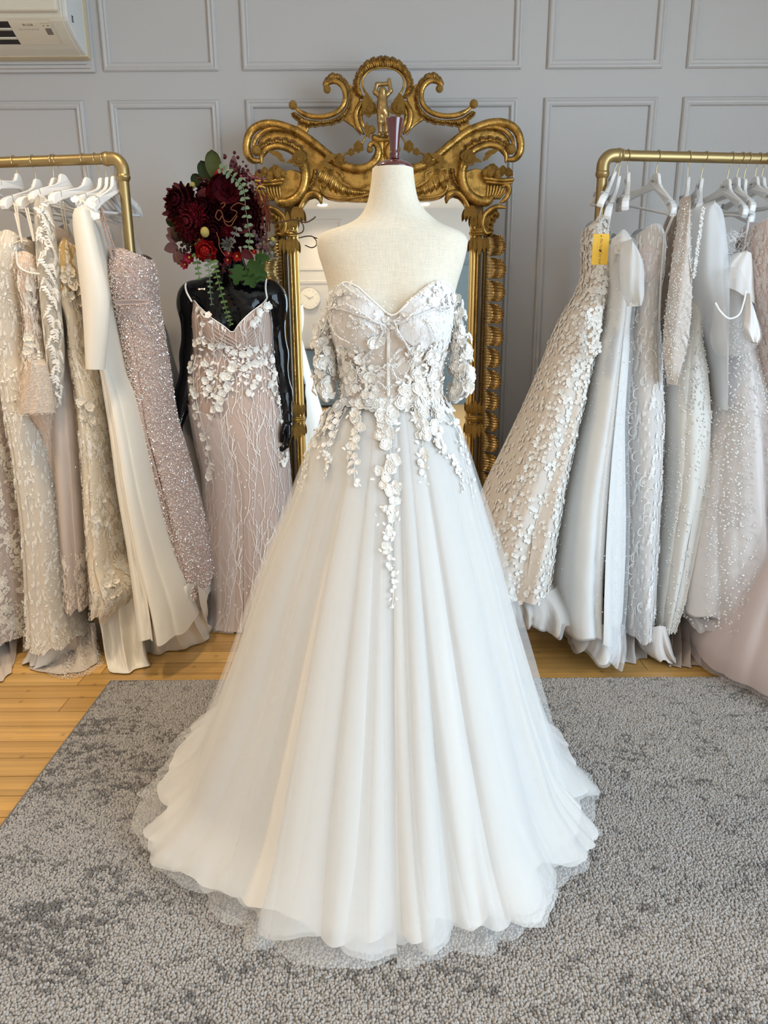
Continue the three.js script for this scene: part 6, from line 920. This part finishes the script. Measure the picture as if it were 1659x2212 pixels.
{ // embroidered
  const G = hungGown('embroidered_gown', 'white gown with raised rose embroidery and a pale pink cup, on the sideways hanger', 2.84, [[486, 1384, 1432, .08], [530, 1374, 1440, .12], [580, 1370, 1434, .13], [640, 1374, 1424, .12], [700, 1366, 1426, .12], [800, 1358, 1432, .14], [925, 1352, 1433, .17], [1060, 1350, 1424, .19], [1186, 1348, 1416, .2], [1300, 1345, 1408, .22], [1362, 1344, 1402, .23]], { seed: 71, folds: 7, amp: 0.1, fabric: cloth(rgb(0.70, 0.67, 0.65)) });
  part('embroidery', G.skin(0.005), lace('scroll', 0.26, rgb(0.95, 0.95, 0.95), 1), G.t); glints(G, 900, 0.0024, M.crystal, 72); straps(G, [[[1454, 466], [1438, 505], .2, .12, 0.005], [[1436, 505], [1428, 600], .12, .13, 0.005], [[1428, 600], [1424, 690], .13, .12, 0.004]], silk(WHITE));
  part('bust_cup', new THREE.SphereGeometry(0.062, 24, 16).scale(0.75, 1.05, 0.5).translate(...at(1396, 570, 2.72).toArray()), lace('dense', 0.1, rgb(0.78, 0.62, 0.58)), G.t); 
  const R = rng(72); for (let i = 0; i < 24; i++) { const t = i / 24, x = 1376 + 22 * Math.sin(t * 13) * 0.8 + R() * 10, y = 690 + t * 650; const h = hit(G.bvh, x, y); if (h) { const s = 0.016 + 0.01 * R(), pts = []; for (let k = 0; k <= 16; k++) { const a = k / 16 * 5.4, rr = s * (1 - k / 26); pts.push(h.p.clone().add(V(Math.cos(a) * rr, Math.sin(a) * rr * 1.3, 0.006))); } part('embroidered_curl', tube(pts, 0.0016, { seg: 40, rad: 5 }), M.applique, G.t); } }
  const u = hungGown('underskirt', 'folded blush satin underskirt hanging to the boards below the beaded white gown', 2.72, [[1340, 1396, 1436, .1], [1400, 1390, 1452, .12], [1440, 1404, 1458, .12], [1458, 1428, 1456, .08]], { into: G.t, seed: 73, folds: 6, amp: 0.25, fabric: silk(rgb(0.76, 0.72, 0.70)), nv: 30 });
}
{ // brown lace behind
  const G = hungGown('lace_gown', 'dark beige lace gown hardly showing behind the beige leaf lace sleeve', 3.08, [[430, 1474, 1486, .08], [500, 1452, 1492, .12], [620, 1436, 1490, .13], [760, 1430, 1480, .13], [900, 1434, 1480, .16], [1100, 1424, 1480, .2], [1300, 1420, 1490, .24]], { seed: 81, folds: 7, amp: 0.1, fabric: cloth(rgb(0.50, 0.39, 0.31)) }); part('lace_overlay', G.skin(0.006), lace('dense', 0.3, rgb(0.66, 0.56, 0.48), 0.5), G.t); glints(G, 600, 0.002, M.crystal, 82);
}
{ // beaded, with beige leaf sleeve
  const G = hungGown('beaded_gown', 'sheer white gown scattered with pearl beads, with a long beige leaf lace sleeve', 2.84, [[575, 1498, 1512, .06], [600, 1490, 1510, .1], [673, 1484, 1510, .12], [730, 1472, 1514, .12], [805, 1456, 1528, .14], [906, 1444, 1534, .17], [1037, 1440, 1526, .19], [1186, 1424, 1494, .2], [1290, 1412, 1464, .21], [1352, 1408, 1440, .21]], { seed: 85, folds: 8, amp: 0.12, fabric: cloth(rgb(0.76, 0.735, 0.69)) });
  glints(G, 6500, 0.0032, M.pearl, 86, { geo: dotG, name: 'pearl_bead', dens: (a, v) => 0.12 + 0.88 * smoothstep(fbm(a * 2.5, v * 8, 9, 3), 0.45, 0.62) });
  panel(G.t, 'sleeve', [[1476, 426], [1462, 509], [1446, 620], [1434, 740], [1438, 795], [1446, 830]], [[1485, 426], [1489, 520], [1492, 640], [1484, 740], [1470, 790], [1456, 830]], 2.64, 0.08, cloth(rgb(0.66, 0.58, 0.52)), { ripples: 2 }); const sl = panel(G.t, 'sleeve_lace', [[1476, 426], [1462, 509], [1446, 620], [1434, 740], [1438, 795], [1446, 830]], [[1485, 426], [1489, 520], [1492, 640], [1484, 740], [1470, 790], [1456, 830]], 2.634, 0.085, lace('leaf', 0.22, rgb(0.86, 0.83, 0.78), 0.85), { ripples: 2 });
  { const R = rng(87), b = bvhOf(sl.geometry.clone().translate(...base(sl).toArray())), L = []; for (let i = 0; i < 900; i++) { const h = hit(b, 1434 + R() * 60, 430 + R() * 390); if (h) L.push(basis(h.p.addScaledVector(h.n, 0.003), h.n.add(V(R() - 0.5, R() - 0.5, R() - 0.5)), 0, 0.002 + 0.001 * R())); } stuff('bead', new THREE.OctahedronGeometry(1), M.crystal, G.t, L); }
}
{ // veil-like puff with beaded strip
  const t = thing('bridal_veil', 'long rounded white tulle veil with a beaded strip, between two edge-on hangers', 'veil', V(at(1520, 700, 2.8).x, 0, -2.8));
  const L = [[1510, 442], [1490, 462], [1486, 520], [1490, 600], [1510, 670], [1528, 740], [1539, 810], [1544, 880]], Rr = [[1526, 442], [1550, 464], [1562, 520], [1566, 590], [1565, 650], [1560, 720], [1552, 800], [1547, 880]];
  panel(t, 'tulle_layer', L, Rr, 2.72, 0.2, sheer(rgb(0.95, 0.96, 0.97), 0.5), { ripples: 3 }); panel(t, 'tulle_layer', L.map(([x, y]) => [x + 6, y + 4]), Rr.map(([x, y]) => [x - 8, y + 4]), 2.74, 0.16, sheer(rgb(0.94, 0.95, 0.96), 0.5), { ripples: 4, seed: 4 });
  panel(t, 'tulle_layer', [[1512, 640], [1502, 700], [1518, 800], [1524, 1000], [1516, 1180]], [[1550, 640], [1550, 720], [1544, 820], [1546, 1000], [1540, 1180]], 2.86, 0.2, sheer(rgb(0.93, 0.94, 0.95), 0.5), { ripples: 3, seed: 8 });
  const L2 = []; const R = rng(5); for (let i = 0; i < 260; i++) { const q = R(), p = at(lerp(1519, 1499, q) + (R() - 0.5) * 7, lerp(450, 596, q), 2.60); L2.push(basis(p, V(R() - 0.5, R() - 0.5, 1), 0, 0.0026)); } stuff('bead', dotG, M.pearl, t, L2); part('beaded_strip', tube([[1519, 448], [1512, 500], [1504, 560], [1498, 600]].map(([x, y]) => at(x, y, 2.605)), 0.0035, { seg: 20, flat: 0.3, axis: V(0, 0, 1) }), silk(WHITE), t);
}
{ // pearl dotted tulle over blush
  const G = hungGown('dotted_gown', 'blush white tulle gown with pearl dots, feathery bodice and a sheer organza cape', 2.82, [[540, 1584, 1620, .08], [580, 1574, 1628, .12], [640, 1572, 1630, .13], [700, 1566, 1630, .13], [760, 1560, 1636, .15], [850, 1546, 1660, .2], [1000, 1520, 1690, .26], [1186, 1490, 1720, .31], [1290, 1474, 1735, .34], [1330, 1468, 1740, .35]], { seed: 91, folds: 11, amp: 0.12, fabric: cloth(rgb(0.80, 0.74, 0.715)), nu: 220, hemVar: 0.04 });
  part('tulle_overlay', G.skin(0.012, 0, 0.97), sheer(rgb(0.86, 0.85, 0.86), 0.3), G.t); glints(G, 7000, 0.0034, M.pearl, 92, { geo: dotG, name: 'pearl_dot', v1: 0.82, lift: 0.012, flat: true }); straps(G, [[[1618, 470], [1612, 510], .2, .12, 0.004], [[1612, 510], [1608, 545], .12, .12, 0.004]], silk(WHITE));
  panel(G.t, 'cape', [[1546, 590], [1548, 650], [1540, 700], [1536, 740], [1552, 770]], [[1590, 570], [1606, 610], [1622, 660], [1642, 730], [1604, 768]], 2.62, 0.12, sheer(rgb(0.82, 0.78, 0.75), 0.22), { ripples: 4 }); panel(G.t, 'cape', [[1612, 634], [1608, 690], [1606, 706], [1622, 738]], [[1616, 634], [1632, 680], [1642, 730], [1634, 742]], 2.55, 0.03, silk(rgb(0.82, 0.79, 0.77)), { ripples: 2 });
  part('cape_trim', tube([[1546, 655], [1556, 672], [1576, 688], [1596, 680], [1606, 655], [1612, 628]].map(([x, y]) => at(x, y, 2.54)), 0.0032, { seg: 40, flat: 0.4, axis: V(0, 0, 1) }), silk(WHITE), G.t);
  panel(G.t, 'bodice_front', [[1586, 545], [1568, 570], [1566, 620]], [[1618, 542], [1626, 580], [1628, 660]], 2.68, 0.08, cloth(rgb(0.80, 0.77, 0.75)), { ripples: 4 }); const R = rng(95), L = []; for (let i = 0; i < 240; i++) { const p = at(1562 + R() * 60, 500 + R() * 66, 2.66 + R() * 0.08); L.push(basis(p, V(R() - 0.5, R() - 0.2, R()), R() * 6, V(0.008, 0.03, 0.008))); } stuff('feather_wisp', lf, sheer(rgb(0.85, 0.85, 0.86), 0.5), G.t, L);
  const u = hungGown('underskirt', 'gathered tulle petticoat hanging below the pearl dotted gown', 2.80, [[1310, 1470, 1690, .26], [1345, 1480, 1690, .3], [1362, 1486, 1690, .3]], { into: G.t, seed: 96, folds: 22, amp: 0.16, fabric: sheer(rgb(0.8, 0.78, 0.78), 0.7), nv: 14, nu: 260, hemVar: 0.05 });
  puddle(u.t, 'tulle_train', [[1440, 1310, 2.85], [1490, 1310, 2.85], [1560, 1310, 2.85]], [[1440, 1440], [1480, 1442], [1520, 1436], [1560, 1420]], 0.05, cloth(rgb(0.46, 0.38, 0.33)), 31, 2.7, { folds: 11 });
}
{ // blush beaded at the edge
  const G = hungGown('beaded_gown', 'rose beaded corset gown at the right edge with wide blush tulle skirt on the boards', 2.72, [[470, 1634, 1690, .08], [520, 1622, 1700, .12], [600, 1626, 1705, .13], [700, 1634, 1710, .13], [800, 1644, 1720, .15], [1000, 1640, 1760, .24], [1180, 1620, 1800, .34], [1290, 1580, 1830, .42], [1400, 1550, 1850, .5], [1455, 1546, 1860, .52]], { seed: 101, folds: 12, amp: 0.12, fabric: cloth(rgb(0.62, 0.50, 0.46)), hemVar: 0.02 });
  part('tulle_overlay', G.skin(0.03, 0, 0.6), sheer(rgb(0.74, 0.64, 0.62), 0.3), G.t); part('lace_overlay', G.skin(0.005, 0.6, 1), lace('floral', 0.24, rgb(0.8, 0.72, 0.68), 0.8), G.t); glints(G, 900, 0.0024, M.crystalPink, 102, { v0: 0.6 });
}
// ---------- air conditioner ----------
{
  const xr = at(200, 128, WALLZ).x, xl = xr - 0.95, hb = at(198, 129, WALLZ - 0.03).y, hf = at(143, 37, WALLZ - 0.24).y, z0 = -WALLZ + 0.03;
  const t = thing('air_conditioner', 'cream split air conditioner mounted high at the upper left with open louvers', 'air conditioner', V((xl + xr) / 2, hb, z0));
  const under = [[0.0, 0], [0.03, 0.003], [0.08, 0.016], [0.13, 0.035], [0.175, 0.058], [0.205, (hf - hb) - 0.012], [0.215, hf - hb]].map(([d, h]) => [d, hb + h]);
  const plastic = phy({ color: rgb(0.70, 0.65, 0.54), roughness: 0.35, clearcoat: 0.3 }), side = phy({ color: rgb(0.70, 0.70, 0.67), roughness: 0.4 }), dark = std({ color: rgb(0.02, 0.016, 0.018), roughness: 0.6 }), yellowed = phy({ color: rgb(0.66, 0.56, 0.38), roughness: 0.4 });
  const prof = [...under, [0.215, hf + 0.002], [0.214, hf + 0.22], [0.0, hf + 0.22]];
  const sh = (pts, w, bevel) => { const g = new THREE.ExtrudeGeometry(new THREE.Shape(pts.map(([d, h]) => new THREE.Vector2(d, h))), { depth: w - bevel * 2, bevelEnabled: true, bevelThickness: bevel, bevelSize: bevel, bevelOffset: -bevel, bevelSegments: 3 }); g.translate(0, 0, bevel); g.rotateY(-Math.PI / 2); return g; };   // d -> +z, depth -> -x
  const place = (g, x) => g.translate(x, 0, z0);
  part('body', place(sh(prof, 0.95 - 0.04, 0.006), xr - 0.02), plastic, t);
  part('end_cap', place(sh(prof.map(([d, h]) => [d * 0.985, h + 0.001]), 0.022, 0.006), xr), side, t);
  part('back_plate', place(sh([[-0.006, hb - 0.002], [0.035, hb + 0.002], [0.035, hf + 0.22], [-0.006, hf + 0.22]], 0.954, 0.003), xr + 0.003), yellowed, t);
  part('front_panel', box(0.95 - 0.028, 0.21, 0.03, (xl + xr) / 2 - 0.012, hf + 0.118, z0 + 0.228, 0.01), plastic, t);
  const U = curve1(under.map(([d, h]) => [h, d]));
  const patch = (x0, x1, h0, h1, lift, n = 12) => grid(8, n, (u, v) => { const h = lerp(hb + h0, hb + h1, v); return [lerp(x0, x1, u), h - lift * 0.5, z0 + U(h) + lift]; });
  // label, sensor window, louvers
  const lab = canvasTex(1024, 512, (x, w, h) => { x.fillStyle = '#dcd2bd'; x.fillRect(0, 0, w, h); x.fillStyle = '#4a443c'; x.font = 'bold 64px sans-serif'; x.textAlign = 'center'; x.fillText('Mr.SLIM', 430, 150); x.fillStyle = '#8a8274'; x.font = '44px sans-serif'; x.fillText('QUICK & LONG AIR FLOW', 400, 235); x.font = '22px sans-serif'; x.fillStyle = '#6b6357'; x.fillText('OPERATION MONITOR', 850, 110); x.fillRect(780, 140, 40, 18); x.fillRect(880, 140, 50, 18); x.fillStyle = '#7b706a'; x.fillRect(800, 200, 150, 130); x.strokeStyle = '#a39a88'; x.lineWidth = 5; x.strokeRect(-10, 12, w - 30, h + 40); });
  const lx0 = at(30, 80, WALLZ - 0.2).x, lx1 = at(121, 80, WALLZ - 0.2).x, vx0 = xl + 0.04;
  const dh = hf - hb;
  const lp = patch(lx0, lx1, 0.03 * 0 + dh * 0.28, dh * 0.93, 0.0016); part('label_panel', lp, std({ map: lab, roughness: 0.45 }), t);
  part('vent_recess', grid(8, 10, (u, v) => { const h = lerp(hb + dh * 0.285, hb + dh * 0.86, v), sk = 0.03 * (1 - v); return [lerp(vx0, lx0 + 0.002 + sk, u), h, z0 + U(h) + 0.0022]; }), dark, t);
  for (const f of [0.36, 0.58]) { const h = hb + dh * f; part('louver', box(lx0 - vx0 - 0.002, 0.006, 0.03, (vx0 + lx0) / 2, h + 0.006, z0 + U(h) + 0.008, 0.002), plastic, t); part('louver_pivot', new THREE.SphereGeometry(0.007, 10, 8).translate(lx0 - 0.004, h + 0.014, z0 + U(h) + 0.012), M.hanger, t); }
  for (let i = 0; i < 3; i++) part('side_slot', box(0.004, 0.004, 0.014, xr + 0.0005, hf + 0.02 - i * 0.009, z0 + 0.16), dark, t);
}
// ---------- things seen only in the mirror ----------
{
  const face = canvasTex(512, 512, (x, w) => { x.fillStyle = '#e6e0d0'; x.fillRect(0, 0, w, w); x.fillStyle = '#8b8578'; x.textAlign = 'center'; x.font = '44px serif'; for (let i = 1; i <= 12; i++) { const a = i / 12 * TAU; x.fillText(String(i), w / 2 + Math.sin(a) * 190, w / 2 - Math.cos(a) * 190 + 16); } });
  const c = V(-1.16, 1.68, ROOM.z1 - 0.03), t = thing('wall_clock', 'round pale wall clock on the far wall, seen in the mirror', 'clock', c.clone());
  part('case', lathe([[0, 0], [0.17, 0], [0.175, 0.012], [0.168, 0.03], [0.16, 0.026], [0, 0.022]], 48).rotateX(-Math.PI / 2).translate(c.x, c.y, c.z + 0.03), M.steel, t);
  part('dial', grid(24, 4, (u, v) => { const a = u * TAU, r = v * 0.161; return [c.x - Math.cos(a) * r, c.y + Math.sin(a) * r, c.z + 0.003]; }), (() => { const m = std({ map: face, roughness: 0.5 }); return m; })(), t);
  const d = t.children[1].geometry, p = d.attributes.position, uv = d.attributes.uv; for (let i = 0; i < p.count; i++) uv.setXY(i, 0.5 - p.getX(i) / 0.34, 0.5 + p.getY(i) / 0.34);
  for (const [a, l, w] of [[0.95, 0.12, 0.006], [-1.15, 0.085, 0.008]]) part('hand', new THREE.BoxGeometry(w, l, 0.002).translate(0, l / 2 - 0.015, 0).rotateZ(a).translate(c.x, c.y, c.z - 0.002), M.steel, t);
  // low cabinet and a pale gown on a stand, behind the photographer
  const k = thing('cabinet', 'low dark cabinet along the far wall, seen in the mirror', 'cabinet', V(-0.7, 0, ROOM.z1 - 0.25)); part('carcass', box(1.3, 0.85, 0.42, -0.7, 0.47, ROOM.z1 - 0.25, 0.006), M.doorDark, k); part('worktop', box(1.34, 0.03, 0.46, -0.7, 0.91, ROOM.z1 - 0.25, 0.006), M.goldBlack, k); for (const x of [-1.02, -0.38]) { const dr = part('door', box(0.6, 0.74, 0.02, x, 0.47, ROOM.z1 - 0.47, 0.004), M.doorDark, k); part('knob', new THREE.SphereGeometry(0.014, 12, 8).translate(x + (x < -0.7 ? 0.24 : -0.24), 0.55, ROOM.z1 - 0.495), M.chrome, dr); }
  for (const x of [-1.3, -0.1]) for (const z of [0.1, 0.4]) part('foot', box(0.05, 0.045, 0.05, x, 0.0225, ROOM.z1 - z, 0.004), M.goldBlack, k);
  const G = V(-1.0, 0, 1.0), w = thing('tulle_gown', 'pale bluish gown with a wide plain skirt, seen only in the mirror', 'wedding gown', G.clone()), f = foldSet(7, 14);
  part('skirt', grid(160, 40, (u, v) => { const a = u * TAU, h = lerp(0.01, 1.18, v), r = lerp(0.43, 0.13, Math.pow(v, 0.9)) * (1 + 0.09 * (1 - v) * f(a)); return [G.x + Math.cos(a) * r, h, G.z + Math.sin(a) * r]; }, { closed: true }), cloth(rgb(0.76, 0.80, 0.82)), w); part('bodice', grid(60, 24, (u, v) => { const a = u * TAU, h = lerp(1.17, 1.5, v), r = lerp(0.128, 0.165, Math.sin(v * 2.2)); return [G.x + Math.cos(a) * r, h, G.z + Math.sin(a) * r * 0.75]; }, { closed: true }), cloth(rgb(0.78, 0.8, 0.82)), w);
  part('dress_stand', merge([new THREE.CylinderGeometry(0.1, 0.14, 0.2, 24).translate(G.x, 1.55, G.z), new THREE.CylinderGeometry(0.05, 0.06, 0.14, 24).translate(G.x, 1.7, G.z), new THREE.CylinderGeometry(0.015, 0.015, 1.3, 12).translate(G.x, 0.65, G.z)]), M.linen, w);
}
renderer.render(scene, camera);
